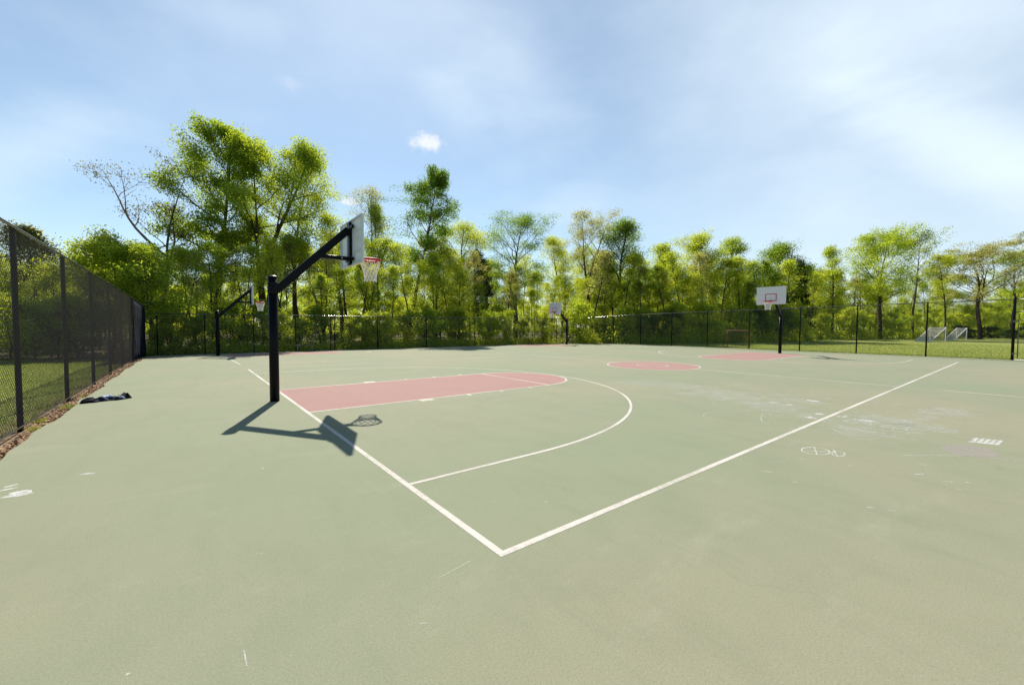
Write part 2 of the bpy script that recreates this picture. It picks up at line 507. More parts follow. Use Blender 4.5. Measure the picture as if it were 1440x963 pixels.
def ground_mat():
    m, nt, nodes, links, p = new_mat('ground_grass')
    N = nodes.new; L = links.new
    tc = N('ShaderNodeTexCoord')

    def noise(scale, detail=6, rough=0.65):
        n = N('ShaderNodeTexNoise'); n.inputs['Scale'].default_value = scale; n.inputs['Detail'].default_value = detail
        n.inputs['Roughness'].default_value = rough; L(tc.outputs['Object'], n.inputs['Vector']); return n.outputs['Fac']

    def ramp(v, a, b, hi=1.0):
        r = N('ShaderNodeMapRange'); r.inputs['From Min'].default_value = a; r.inputs['From Max'].default_value = b
        r.inputs['To Max'].default_value = hi; L(v, r.inputs['Value']); return r.outputs[0]

    def mix(a, b, f):
        x = N('ShaderNodeMix'); x.data_type = 'RGBA'
        for k, v in (('A', a), ('B', b)):
            if isinstance(v, tuple): x.inputs[k].default_value = (*v, 1)
            else: L(v, x.inputs[k])
        L(f, x.inputs['Factor']); return x.outputs['Result']
    c = mix((0.20, 0.245, 0.055), (0.29, 0.30, 0.085), ramp(noise(0.35), 0.4, 0.62))
    c = mix(c, (0.36, 0.32, 0.15), ramp(noise(1.3, 8, 0.75), 0.52, 0.75, 0.7))
    c = mix(c, (0.13, 0.165, 0.035), ramp(noise(7, 6, 0.75), 0.5, 0.7, 0.55))
    # bare leaf-strewn earth beside the slab edge and under the wood
    sx = N('ShaderNodeSeparateXYZ'); L(tc.outputs['Object'], sx.inputs[0])

    def mth(op, a, b):
        n = N('ShaderNodeMath'); n.operation = op
        for i, v in enumerate((a, b)):
            if isinstance(v, (int, float)): n.inputs[i].default_value = v
            else: L(v, n.inputs[i])
        return n.outputs[0]
    wob = mth('MULTIPLY', mth('SUBTRACT', noise(2.0), 0.5), 0.5)
    dx = mth('ADD', sx.outputs[0], wob)
    strip = mth('MULTIPLY', ramp(dx, -4.15, -3.75), ramp(sx.outputs[0], -2.0, -3.0))
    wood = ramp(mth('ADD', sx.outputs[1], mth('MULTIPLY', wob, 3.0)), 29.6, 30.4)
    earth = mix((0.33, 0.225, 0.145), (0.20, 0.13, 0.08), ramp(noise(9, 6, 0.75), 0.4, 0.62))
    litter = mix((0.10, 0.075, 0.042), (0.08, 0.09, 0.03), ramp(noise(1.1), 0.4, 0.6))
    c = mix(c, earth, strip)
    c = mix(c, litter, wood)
    L(c, p.inputs['Base Color'])
    p.inputs['Roughness'].default_value = 0.95; p.inputs['Specular IOR Level'].default_value = 0.1
    b = N('ShaderNodeBump'); b.inputs['Strength'].default_value = 0.8; b.inputs['Distance'].default_value = 0.03
    L(noise(16, 5, 0.7), b.inputs['Height']); L(b.outputs[0], p.inputs['Normal'])
    return m


M['ground'] = ground_mat()

# ------------------------------------------------------------------ ground and court
CX0, CX1, CY0, CY1 = -3.44, 30.85, -22.0, 29.35
LEN, YC, KW, FT, R3, WID = 26.74, 7.535, 1.648, 5.981, 5.966, 15.3
RIMX = 1.72
Y2A, Y2C = 17.5, 25.3


def grid(name, xs, ys, zf, mat, kind='structure'):
    verts = [(x, y, zf(x, y)) for y in ys for x in xs]
    nx = len(xs)
    faces = [(j*nx+i, j*nx+i+1, (j+1)*nx+i+1, (j+1)*nx+i) for j in range(len(ys)-1) for i in range(nx-1)]
    me = bpy.data.meshes.new(name); me.from_pydata(verts, [], faces); me.update()
    o = link(name, me, None, mat)
    o['kind'] = kind
    return o


ys = [-400, -60, -22, 0, 10] + [16+i for i in range(15)] + [40, 80, 200, 900]
xs = [-500, -60, -10, -3.6, 0, 15, 31, 60, 120, 300, 900]
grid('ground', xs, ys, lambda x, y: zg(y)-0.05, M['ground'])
yc_ = [CY0, -10, 0, 8, 16] + [17+i for i in range(12)] + [CY1]
mb = MB()
rng = random.Random(5)
# slab with a slightly ragged left edge
yy = []
y = CY0
while y < CY1-0.6:
    yy.append(y); y += 0.35 if -1 < y < 27 else 1.0
yy.append(CY1)
lv = []
for i, y in enumerate(yy):
    w = 0.035*math.sin(y*1.7)+0.02*math.sin(y*4.1+1)+rng.uniform(-0.015, 0.015)
    lv.append((CX0+w, y, zg(y)))
n = len(yy)
V = lv + [(CX1, y, zg(y)) for y in yy] + [(a[0]-0.01, a[1], a[2]-0.09) for a in lv] + [(CX1, y, zg(y)-0.09) for y in yy]
Fc = []
for i in range(n-1):
    Fc += [(i, n+i, n+i+1, i+1), (i, i+1, 2*n+i+1, 2*n+i), (n+i, 3*n+i, 3*n+i+1, n+i+1)]
Fc += [(n-1, 2*n-1, 4*n-1, 3*n-1), (0, 2*n, 3*n, n)]
me = bpy.data.meshes.new('court'); me.from_pydata(V, [], Fc); me.update()
tag(link('court', me, None, M['court']), kind='structure')


def strip_pts(mb, pts, w, z, seg=0.0):
    """painted band along a polyline, following the slab"""
    P = [Vector((p[0], p[1])) for p in pts]
    Lp, Rp = [], []
    for i, p in enumerate(P):
        t = (P[min(i+1, len(P)-1)]-P[max(i-1, 0)]).normalized()
        nn = Vector((-t.y, t.x))
        ww = w[i] if isinstance(w, (list, tuple)) else w
        Lp.append(p+nn*ww/2); Rp.append(p-nn*ww/2)
    k = len(P)
    vv = [(a.x, a.y, zg(a.y)+z) for a in Lp]+[(a.x, a.y, zg(a.y)+z) for a in Rp]
    mb.add(vv, [(k+i, k+i+1, i+1, i) for i in range(k-1)])


def line(mb, a, b, w, z):
    d = math.hypot(b[0]-a[0], b[1]-a[1])
    k = max(2, int(d/1.0)+1)
    strip_pts(mb, [(a[0]+(b[0]-a[0])*i/(k-1), a[1]+(b[1]-a[1])*i/(k-1)) for i in range(k)], w, z)


def arc(cx, cy, r, a0, a1, k=48):
    return [(cx+r*math.cos(R(a0+(a1-a0)*i/k)), cy+r*math.sin(R(a0+(a1-a0)*i/k))) for i in range(k+1)]


def fan(mb, pts, z):
    mb.add([(p[0], p[1], zg(p[1])+z) for p in pts], [tuple(range(len(pts)))])


# red areas
mb = MB()
for (sx, ox) in ((1, 0), (-1, LEN)):
    pts = [(0, YC-KW), (FT, YC-KW)]+[(FT+KW*math.cos(R(a)), YC+KW*math.sin(R(a))) for a in range(-84, 85, 6)]+[(FT, YC+KW), (0, YC+KW)]
    pts = [(ox+sx*p[0], p[1]) for p in pts]
    if sx < 0: pts = pts[::-1]
    fan(mb, pts, 0.0008)
    for k in range(4):     # court two follows the fall of the slab
        y0 = Y2C-KW+k*KW/2; y1 = y0+KW/2
        pts = [(ox, y0), (ox+sx*FT, y0), (ox+sx*FT, y1), (ox, y1)]
        if sx < 0: pts = pts[::-1]
        fan(mb, pts, 0.0008)
fan(mb, [(LEN/2+1.80*math.cos(R(a)), YC+1.80*math.sin(R(a))) for a in range(0, 360, 6)], 0.0008)
tag(mb.build('key_paint', M['red'], recalc=False), kind='structure')

# white lines, court one
LW = 0.058
mb = MB()
line(mb, (0, -LW/2), (0, WID), LW, 0.0016)
line(mb, (LW/2, 0), (LEN, 0), LW, 0.0016)
cut = math.degrees(math.asin(1.0))
pts3 = [(0, YC-R3), (RIMX*0.5, YC-R3)]+arc(RIMX, YC, R3, -90, 90, 72)+[(RIMX*0.5, YC+R3), (0, YC+R3)]
pts3[0] = (LW/2, YC-R3)
strip_pts(mb, pts3, 0.05, 0.0016)
for s in (-1, 1):
    line(mb, (LW/2, YC+s*KW), (FT, YC+s*KW), 0.05, 0.0016)
strip_pts(mb, arc(FT, YC, KW, -90, 90, 40), 0.05, 0.0016)
line(mb, (FT, YC-KW+0.025), (FT, YC+KW-0.025), 0.05, 0.0022)
for s in (-1, 1):
    for (x0, ln, dp) in ((2.15, 0.30, 0.19), (3.35, 0.055, 0.16), (4.27, 0.055, 0.16), (5.2, 0.055, 0.16)):
        yo = YC+s*(KW+0.025+dp/2)
        fan(mb, [(x0, yo-dp/2), (x0+ln, yo-dp/2), (x0+ln, yo+dp/2), (x0, yo+dp/2)], 0.0016)
tag(mb.build('court_lines', M['line'], recalc=False), kind='structure')
mb = MB()
line(mb, (LEN/2, 0.03), (LEN/2, YC-1.83), 0.05, 0.0016)
line(mb, (LEN/2, YC+1.83), (LEN/2, WID), 0.05, 0.0016)
strip_pts(mb, arc(LEN/2, YC, 1.805, 0, 360, 72), 0.05, 0.0022)
strip_pts(mb, arc(LEN/2, YC, 0.61, 0, 360, 36), 0.05, 0.0022)
q3 = [(LEN-p[0], p[1]) for p in pts3]
strip_pts(mb, q3, 0.05, 0.0016)
line(mb, (LEN, YC-R3-0.2), (LEN, WID), 0.045, 0.0016)
for s in (-1, 1):
    line(mb, (LEN-0.03, YC+s*KW), (LEN-FT, YC+s*KW), 0.05, 0.0019)
strip_pts(mb, arc(LEN-FT, YC, KW, 90, 270, 40), 0.05, 0.0019)
tag(mb.build('far_court_lines', M['line'], recalc=False), kind='structure')
mb = MB()
line(mb, (0.03, WID-0.03), (LEN, WID-0.03), 0.05, 0.0016)
line(mb, (LEN/2, -0.8), (LEN/2, -3.2), 0.05, 0.0016)
line(mb, (0.0, Y2A), (LEN, Y2A), 0.045, 0.0016)
strip_pts(mb, [(p[0], Y2C+(p[1]-YC)*0.72) for p in pts3[:60]], 0.045, 0.0016)
for ox, sx in ((0, 1), (LEN, -1)):
    for s in (-1, 1):
        line(mb, (ox+sx*0.03, Y2C+s*KW), (ox+sx*FT, Y2C+s*KW), 0.05, 0.0019)
tag(mb.build('worn_court_lines', M['line_worn'], recalc=False), kind='structure')
mb = MB()
line(mb, (-0.05, Y2A), (-0.35, 29.2), 0.05, 0.0016)
tag(mb.build('second_baseline', M['line'], recalc=False), kind='structure')

# ---- chalk left on the slab
def gp(px, py):
    p = ray_ground(px, py); return (p[0], p[1])


def loop_px(mb, cx, cy, rx, ry, w, z=0.0014, a0=0, a1=360, k=30, tilt=0.0):
    c, s = math.cos(R(tilt)), math.sin(R(tilt))
    pts = []
    for i in range(k+1):
        a = R(a0+(a1-a0)*i/k)
        u, v = rx*math.cos(a), ry*math.sin(a)
        pts.append(gp(cx+u*c-v*s, cy+u*s+v*c))
    strip_pts(mb, pts, w, z)


mb = MB()
loop_px(mb, 1147, 634, 20, 5.0, 0.016, tilt=5)
loop_px(mb, 1179, 638, 9, 3.6, 0.014, tilt=5)
strip_pts(mb, [gp(1145, 629), gp(1149, 639)], 0.014, 0.0016)
strip_pts(mb, [gp(1128, 634), gp(1166, 635)], 0.012, 0.0016)
strip_pts(mb, [gp(1172, 632), gp(1178, 642)], 0.012, 0.0016)
tag(mb.build('chalk_loops', M['chalk'], recalc=False), kind='structure')
mb = MB()
pts = [gp(1364+40*math.cos(R(a))*(1+0.04*math.sin(3*R(a))), 634.5+8.2*math.sin(R(a))+4.5*math.cos(R(a))) for a in range(0, 360, 12)]
fan(mb, pts[::-1], 0.0011)
tag(mb.build('pink_chalk_patch', M['chalk_pink'], recalc=False), kind='structure')
mb = MB()
for k in range(5):
    x0 = 1368+k*8.5
    fan(mb, [gp(x0+4, 615.6+k*0.9), gp(x0+9, 615.8+k*0.9), gp(x0+3, 622+k*0.9), gp(x0-5, 621.4+k*0.9)][::-1], 0.0016)
strip_pts(mb, [gp(1366, 616), gp(1407, 620)], 0.03, 0.0018)
strip_pts(mb, [gp(1361, 621), gp(1402, 625.5)], 0.03, 0.0018)


def dab(mb, px, py, lw, lh, tilt=4, z=0.0011, rg=random.Random(1)):
    t = math.tan(R(tilt)); pts = []
    for i in range(12):
        a = R(i*30); rr = rg.uniform(0.45, 1.15)
        u = lw*math.cos(a)*rr
        pts.append(gp(px+u, py+u*t+lh*math.sin(a)*rr))
    fan(mb, pts[::-1], z)


dab(mb, 1218, 591.3, 20, 1.3, 6); dab(mb, 1186, 585.5, 9, 1.3, 4); dab(mb, 1140, 587.2, 12, 2.0, 8); dab(mb, 1152, 582, 8, 1.0, 6)
dab(mb, 1143, 563.5, 10, 1.0, 7); dab(mb, 1088, 566, 8, 0.8, 3); dab(mb, 1110, 569, 6, 0.7, 3)
dab(mb, 24, 695, 25, 4.2, -11); dab(mb, 10, 688, 18, 1.2, -11); dab(mb, 14, 683.5, 14, 1.0, -14); dab(mb, 122, 666, 14, 1.5, -8)
dab(mb, 180, 947, 5, 2.0, -25)
for px, py in ((303, 660), (370, 658), (549, 790), (768, 705)):
    dab(mb, px, py, 1.4, 0.6, 0)
tag(mb.build('chalk_dabs', M['chalk'], recalc=False), kind='structure')
mb = MB()
rg = random.Random(11)
for (cx, cy, sx, sy, n) in ((1080, 562, 95, 14, 150), (1230, 592, 90, 14, 130), (1320, 582, 60, 9, 60), (1010, 548, 60, 12, 60), (1270, 604, 70, 9, 30),
                            (920, 560, 60, 15, 10), (1200, 680, 160, 60, 10), (1350, 680, 90, 40, 5)):
    for i in range(n):
        px, py = rg.gauss(cx, sx*0.5), rg.gauss(cy, sy*0.5)
        ln = rg.uniform(2, 9); t = rg.uniform(-0.12, 0.2)
        pts = [gp(px-ln+2*ln*k/4, py+t*(2*ln*k/4-ln)+rg.uniform(-0.4, 0.4)) for k in range(5)]
        strip_pts(mb, pts, rg.uniform(0.006, 0.022), 0.0011)
for (x0, y0, x1, y1, bow) in ((1165, 600, 1265, 624, 6), (1180, 597, 1290, 618, 3), (1210, 600, 1300, 612, -4), (1170, 603, 1240, 615, 8), (960, 565, 1030, 568, 1), (1270, 640, 1440, 648, -3)):
    pts = [gp(x0+(x1-x0)*k/10, y0+(y1-y0)*k/10+bow*math.sin(math.pi*k/10)) for k in range(11)]
    strip_pts(mb, pts, 0.012, 0.0011)
for (cx, cy, rx, ry) in ((1078, 588, 8, 7), (1000, 584, 11, 4), (1288, 604, 14, 4), (1265, 603, 10, 4), (1240, 596, 16, 4)):
    loop_px(mb, cx, cy, rx, ry, 0.014, 0.0011, rg.uniform(0, 90), rg.uniform(230, 340))
for px, py, ln, t in ((365, 778, 14, -0.06), (348, 925, 10, 2.2), (595, 876, 12, -0.05), (640, 800, 45, -0.55), (1430, 660, 14, 0.1)):
    strip_pts(mb, [gp(px-ln/2+ln*k/5*(1 if abs(t) < 1 else .4), py+t*(ln*k/5-ln/2)*(1 if abs(t) < 1 else 1)) for k in range(6)], 0.006, 0.0011)
tag(mb.build('faint_chalk_marks', M['chalk_faint'], recalc=False), kind='structure')
mb = MB()
for (px, py, lw, lh, t) in ((1145, 586, 34, 6, 5), (1085, 572, 60, 7, 4), (1010, 556, 70, 8, 3), (1250, 590, 70, 9, 4), (1290, 600, 60, 7, 6), (1210, 606, 60, 8, 10), (1330, 580, 55, 6, 4), (1140, 565, 40, 4, 5), (925, 540, 60, 6, 2)):
    dab(mb, px, py, lw, lh, t, 0.0006)
tag(mb.build('chalk_dust', M['chalk_dust'], recalc=False), kind='structure')
# concrete path outside the gate
mb = MB()
mb.add([(30.85, -8, -0.002), (32.2, -8, -0.002), (32.2, -1.55, -0.002), (30.85, -1.55, -0.002)], [(0, 1, 2, 3)])
tag(mb.build('path', M['concrete'], recalc=False), kind='structure')


# ------------------------------------------------------------------ basketball hoops
HOOPS = 'basketball hoops round the courts'


def make_hoop(label):
    """origin on the baseline under the middle of the board, playing side along +x"""
    root = thing('basketball_hoop', label, 'basketball hoop', group=HOOPS)
    PX = -0.285
    mb = MB()
    mb.tube([(PX, 0, -0.3), (PX, 0, 2.565)], 0.090, 24)
    post = mb.build('post', M['black'], root, smooth=False)
    for p in post.data.polygons: p.use_smooth = abs(p.normal.z) < 0.5
    mb = MB()
    mb.tube([(PX, 0, 2.560), (PX, 0, 2.585), (PX, 0, 2.600)], [0.0935, 0.0935, 0.06], 24)
    mb.build('post_cap', M['black'], post)
    mb = MB()
    for z0, z1 in ((2.225, 2.30), (2.305, 2.385), (2.39, 2.46)):
        mb.tube([(PX, 0, z0), (PX, 0, z1)], 0.100, 24)
    mb.build('collar', M['black'], post, bevel=0.004)
    # sloping arm
    a = Vector((PX+0.06, 0, 2.30)); b = Vector((1.235, 0, 3.755))
    d = (b-a).normalized(); q = d.to_track_quat('X', 'Z').to_matrix()
    mb = MB()
    mb.box((a+b)/2, ((b-a).length, 0.13, 0.155), rot=q)
    mb.build('arm', M['black'], root, bevel=0.012)
    mb = MB()
    mb.box((0.95, 0, 3.10), (0.60, 0.085, 0.085))
    br = mb.build('brace', M['black'], root, bevel=0.008)
    mb = MB()
    mb.tube([(1.08, -0.052, 3.10), (1.08, 0.052, 3.10)], 0.016, 8)
    mb.build('bolt', M['bolt'], br)
    mb = MB()
    mb.box((1.262, 0, 3.44), (0.055, 0.16, 0.96))
    mb.box((1.262, 0, 3.80), (0.045, 0.50, 0.07)); mb.box((1.262, 0, 3.08), (0.045, 0.50, 0.07))
    mb.build('mounting_plate', M['black'], root, bevel=0.004)
    # board
    hw, z0, z1 = 0.775, 2.945, 3.985
    mb = MB()
    mb.box((1.325, 0, (z0+z1)/2), (0.022, 2*hw, z1-z0))
    board = mb.build('backboard', M['board'], root, bevel=0.004)
    mb = MB()
    xb = 1.302
    for s in (-1, 1):
        mb.box((xb, s*(hw-0.022), (z0+z1)/2), (0.046, 0.04, z1-z0-0.004))
        for z in (3.22, 3.68):
            mb.box((xb+0.004, s*0.42, z), (0.034, 0.58, 0.045))
        mb.box((xb+0.004, s*0.14, (z0+z1)/2), (0.036, 0.04, z1-z0-0.09))
    for z in (z0+0.022, z1-0.022):
        mb.box((xb, 0, z), (0.043, 2*hw-0.09, 0.04))
    mb.build('back_frame', M['board_back'], board, bevel=0.004)
    mb = MB()
    zr0, zr1, hr, t = 3.14, 3.58, 0.305, 0.045
    for s in (-1, 1):
        mb.box((1.3375, s*(hr-t/2), (zr0+zr1)/2), (0.004, t, zr1-zr0))
    for z in (zr0+t/2, zr1-t/2):
        mb.box((1.3380, 0, z), (0.004, 2*hr-2*t, t))
    mb.build('target_square', M['redpaint'], board)
    # rim
    RZ, RX, RR = 3.135, 1.735, 0.228
    mb = MB()
    mb.tube([(RX+RR*math.cos(R(i)), RR*math.sin(R(i)), RZ) for i in range(0, 360, 10)], 0.015, 8, closed=True)
    mb.tube([(RX+RR*math.cos(R(i)), RR*math.sin(R(i)), RZ-0.028) for i in range(0, 360, 10)], 0.013, 8, closed=True)
    mb.box((1.346, 0, RZ-0.05), (0.014, 0.16, 0.17))
    for s in (-1, 1):
        mb.tube([(1.352, s*0.06, RZ-0.01), (1.44, s*0.07, RZ-0.006), (1.56, s*0.14, RZ-0.004)], 0.011, 8)
        mb.tube([(1.352, s*0.04, RZ-0.12), (1.44, s*0.06, RZ-0.05), (1.53, s*0.10, RZ-0.012)], 0.010, 8)
    mb.box((1.44, 0, RZ-0.002), (0.16, 0.13, 0.012))
    for i in range(12):
        a_ = R(i*30+15)
        mb.tube([(RX+RR*math.cos(a_), RR*math.sin(a_), RZ-0.03), (RX+RR*math.cos(a_), RR*math.sin(a_), RZ-0.052)], 0.006, 6)
    rim = mb.build('rim', M['rim'], root, smooth=False)
    # net: twelve loops crossing in diamonds
    mb = MB()
    prof = [(0.0, 0.226), (0.10, 0.205), (0.20, 0.172), (0.30, 0.145), (0.39, 0.135), (0.47, 0.142)]

    def rad(t):
        for (d0, r0), (d1, r1) in zip(prof, prof[1:]):
            if t <= d1: return r0+(r1-r0)*(t-d0)/(d1-d0)
        return prof[-1][1]
    rg = random.Random(3)
    for i in range(12):
        for s in (-1, 1):
            pts = []
            for k in range(11):
                t = 0.47*k/10
                zz = abs(((k/10*5) % 2)-1)           # zigzag between neighbours
                a_ = R(30*i + s*(1-zz)*15 + (0 if s > 0 else 0))
                r_ = rad(t)+rg.uniform(-0.004, 0.004)
                pts.append((RX+r_*math.cos(a_), r_*math.sin(a_), RZ-0.045-t))
            mb.tube(pts, 0.0078, 5)
    for t in (0.188, 0.376):
        pass
    mb.build('net', M['net'], rim)
    return root


def copy_tree(o, parent=None):
    c = o.copy(); COL.objects.link(c); c.parent = parent
    for ch in o.children:
        copy_tree(ch, c)
    return c


hoop = make_hoop('largest basketball hoop, nearest the camera, black post with white backboard seen from behind')
hoop.location = (0, YC, 0)
h2 = copy_tree(hoop); h2.location = (LEN, YC, 0); h2.rotation_euler = (0, 0, math.pi)
h2['label'] = 'black-post hoop beyond the red centre circle, its white board facing the camera'
D = depth_for_y(306, Y2C)
x2, _ = at_depth(306, D)
h3 = copy_tree(hoop); h3.location = (x2+0.285, Y2C, zg(Y2C)-0.12)
h3['label'] = 'small distant basketball hoop at the left, near the navy windscreen, board seen edge-on'
D = depth_for_y(797, Y2C)
x4, _ = at_depth(797, D)
h4 = copy_tree(hoop); h4.location = (x4-0.285, Y2C, zg(Y2C)-0.12); h4.rotation_euler = (0, 0, math.pi)
h4['label'] = 'smallest basketball hoop, far off by the back corner of the fence, white board facing camera'

# ------------------------------------------------------------------ fences
def chain_link(name, p0, p1, h0, h1, parent, pitch=0.054, r=0.0021, zlow=0.03):
    """diamond wire mesh between two ground points, following the ground"""
    p0 = np.array(p0, float); p1 = np.array(p1, float)
    Ln = np.linalg.norm(p1-p0); d = (p1-p0)/Ln; nn = np.array([-d[1], d[0]])
    step = pitch*math.sqrt(2)
    segs = []
    H = max(h0, h1)
    for s in (1, -1):
        c = -H if s > 0 else 0
        end = Ln if s > 0 else Ln+H
        while c < end:
            # x = c + s*z
            z0, z1 = 0.0, H
            xa, xb = c, c+s*H
            lo, hi = (0.0, 1.0)
            for lim, sign in ((0.0, 1), (Ln, -1)):
                # sign*(x-lim)>=0
                fa, fb = sign*(xa-lim), sign*(xb-lim)
                if fa < 0 and fb < 0: lo, hi = 1, 0; break
                if fa < 0: lo = max(lo, fa/(fa-fb))
                elif fb < 0: hi = min(hi, fa/(fa-fb))
            if hi > lo+1e-4:
                segs.append((xa+(xb-xa)*lo, H*lo, xa+(xb-xa)*hi, H*hi, s))
            c += step
    S = np.array(segs)
    if h1 != h0 or True:
        def hz(x, z): return z/H*(h0+(h1-h0)*x/Ln)
    out = []
    for off, sgn in ((0.0022, 1), (-0.0022, -1)):
        T = S[S[:, 4] == sgn]
        if len(T) == 0: continue
        def P(x, z):
            q = p0[None, :]+d[None, :]*x[:, None]+nn[None, :]*off
            zz = np.array([zg(v) for v in q[:, 1]])+zlow+z/H*((h0+(h1-h0)*x/Ln)-zlow)
            return np.c_[q, zz]
        A = P(T[:, 0], T[:, 1]); B = P(T[:, 2], T[:, 3])
        t = (B-A)/np.linalg.norm(B-A, axis=1)[:, None]
        u = np.array([nn[0], nn[1], 0])[None, :].repeat(len(A), 0)
        w = np.cross(t, u)
        ring = [u*math.cos(a)*r+w*math.sin(a)*r for a in (0.5, 0.5+2.094, 0.5+4.189)]
        for k in range(3):
            e0, e1 = ring[k], ring[(k+1) % 3]
            out.append(np.stack([A+e0, A+e1, B+e1, B+e0], axis=1).reshape(-1, 3))
    return np_mesh(name, np.concatenate(out), 4, M['wire'], parent)


def fence(label, p0, p1, h0, h1, posts, pr=0.036, rail_r=0.021, bottom=True, wire_r=0.0021, pitch=0.054):
    root = thing('chain_link_fence', label, 'fence', (0, 0, 0), group='black chain-link fences round the courts')
    p0 = np.array(p0, float); p1 = np.array(p1, float); Ln = np.linalg.norm(p1-p0); d = (p1-p0)/Ln
    nn = np.array([-d[1], d[0]])
    chain_link('wire_mesh', p0, p1, h0, h1, root, pitch, wire_r)

    def top(s): return h0+(h1-h0)*s/Ln

    def rail(name, off, zf, r):
        mb = MB(); k = 14
        pts = []
        for i in range(k+1):
            q = p0+d*Ln*i/k+nn*off
            pts.append((q[0], q[1], zg(q[1])+zf(Ln*i/k)))
        mb.tube(pts, r, 10)
        return mb.build(name, M['rail'], root, smooth=True)
    rail('top_rail', 0.0, lambda s: top(s)+0.004, rail_r)
    if bottom: rail('bottom_rail', 0.0, lambda s: 0.05, 0.012)
    for s in posts:
        q = p0+d*s+nn*0.048*OFFS
        mb = MB()
        z = zg(q[1])
        mb.tube([(q[0], q[1], z-0.2), (q[0], q[1], z+top(s)+0.03), (q[0], q[1], z+top(s)+0.06)], [pr, pr, pr*0.5], 14)
        mb.build('post', M['fpost'], root, smooth=True)
    return root


XL = -3.66
OFFS = 1
FL0, FL1 = 0.0, 29.5
fence('tall black chain-link fence running along the left side of the court', (XL, FL0), (XL, FL1), 3.06, 2.80,
      [4.2, 7.25, 10.35, 13.45, 16.5, 19.6, 22.6, 25.7, 29.4], pr=0.035, wire_r=0.0026, pitch=0.054)
YB = 29.5
XE = 31.0
def px_on_y(px): return at_depth(px, depth_for_y(px, YB))[0]
OFFS = 1
bp = [px_on_y(p)-XL for p in (221, 288, 357, 416, 465, 471, 531, 600, 668, 743, 783)]
fence('low black chain-link fence across the back of the courts, before the wood', (XL, YB), (XE, YB), 2.45, 2.62, bp, pr=0.032, wire_r=0.0018)
OFFS = -1
ep = []
f0 = np.array([math.cos(YAW), math.sin(YAW)]); r0 = np.array([Rv[0], Rv[1]])
for p in (806, 830, 863, 901, 945, 995, 1054, 1125, 1205, 1303):
    v = f0+r0*(p-720)/FPX
    y = CAM[1]+v[1]*(XE-CAM[0])/v[0]
    ep.append(YB-y)
GY = -1.50
ep = [max(0.02, e) for e in ep]
fence('black chain-link fence across the far right end, grass field showing through it', (XE, YB), (XE, GY), 2.62, 3.05, ep, pr=0.036, wire_r=0.0021)
# gate past the last post
gate = thing('fence_gate', 'black chain-link gate with its thick gate post at the right edge', 'gate', (XE, GY, 0))
mb = MB(); mb.tube([(0, 0, -0.2), (0, 0, 3.16), (0, 0, 3.2)], [0.055, 0.055, 0.03], 16); mb.build('gate_post', M['fpost'], gate, smooth=True)
mb = MB(); mb.tube([(0, -3.2, -0.2), (0, -3.2, 3.16), (0, -3.2, 3.2)], [0.055, 0.055, 0.03], 16); mb.build('gate_post', M['fpost'], gate, smooth=True)
mb = MB()
for ya, yb in ((-0.16, -1.56), (-1.64, -3.06)):
    mb.tube([(0, ya, 0.08), (0, ya, 2.28), (0, yb, 2.28), (0, yb, 0.08)], 0.024, 10, closed=True)
mb.build('leaf_frame', M['rail'], gate)
mb = MB(); mb.tube([(0, -0.05, 2.42), (0, -3.15, 2.42)], 0.022, 10); mb.tube([(0, 0.0, 3.05), (0, -3.2, 3.05)], 0.022, 10); mb.build('top_rail', M['rail'], gate, smooth=True)
for z in (0.32, 1.95):
    mb = MB()
    mb.tube([(0, 0.0, z), (0, -0.17, z)], 0.022, 8); mb.tube([(0, 0, z-0.05), (0, 0, z+0.05)], 0.063, 14)
    mb.build('hinge', M['rail'], gate)
for z0, z1, nm in ((0.09, 2.27, 'wire_mesh'), (2.43, 3.05, 'wire_mesh')):
    o = chain_link(nm, (0, -0.06 if z0 > 1 else -0.16), (0, -3.06), z1-z0, z1-z0, gate, zlow=0.0)
    o.location = (0, 0, z0)
# fence going on past the gate
OFFS = -1
fence('black chain-link fence carrying on past the gate, outside the right edge', (XE, GY-3.2), (XE, -20.0), 3.05, 3.05, [3.05*i for i in range(1, 6)])

# navy windscreen tied on the last bays of the left fence
root = thing('windscreen', 'dark navy cloth windscreen tied to the far end of the left fence', 'windscreen', (XL+0.07, 0, 0))
mb = MB()
ny, nz = 60, 10
vv = []
for j in range(nz+1):
    for i in range(ny+1):
        y = 22.6+(29.3-22.6)*i/ny
        h = 3.06+(2.80-3.06)*y/29.5-0.06
        z = zg(y)+0.04+(h-0.04)*j/nz
        x = 0.025*math.sin(y*5.1+0.5*math.sin(z*2))+0.012*math.sin(y*11+z*3)
        vv.append((x, y, z))
W_ = ny+1
mb.add(vv, [(j*W_+i, j*W_+i+1, (j+1)*W_+i+1, (j+1)*W_+i) for j in range(nz) for i in range(ny)])
o = mb.build('cloth', M['screen'], root, smooth=True)
sm = o.modifiers.new('thickness', 'SOLIDIFY'); sm.thickness = 0.004
mb = MB()
for j in (0, nz):
    mb.tube([Vector(vv[j*W_+i])+Vector((0.006, 0, 0)) for i in range(0, ny+1, 2)], 0.012, 6)
mb.build('hem', M['screen'], root)

# ------------------------------------------------------------------ small things
# jacket dropped on the slab
jx, jy = -3.02, 9.72
jk = thing('jacket', 'dark navy jacket lying crumpled on the court by the left fence', 'jacket', (jx, jy, 0), R(18))
rg = random.Random(21)


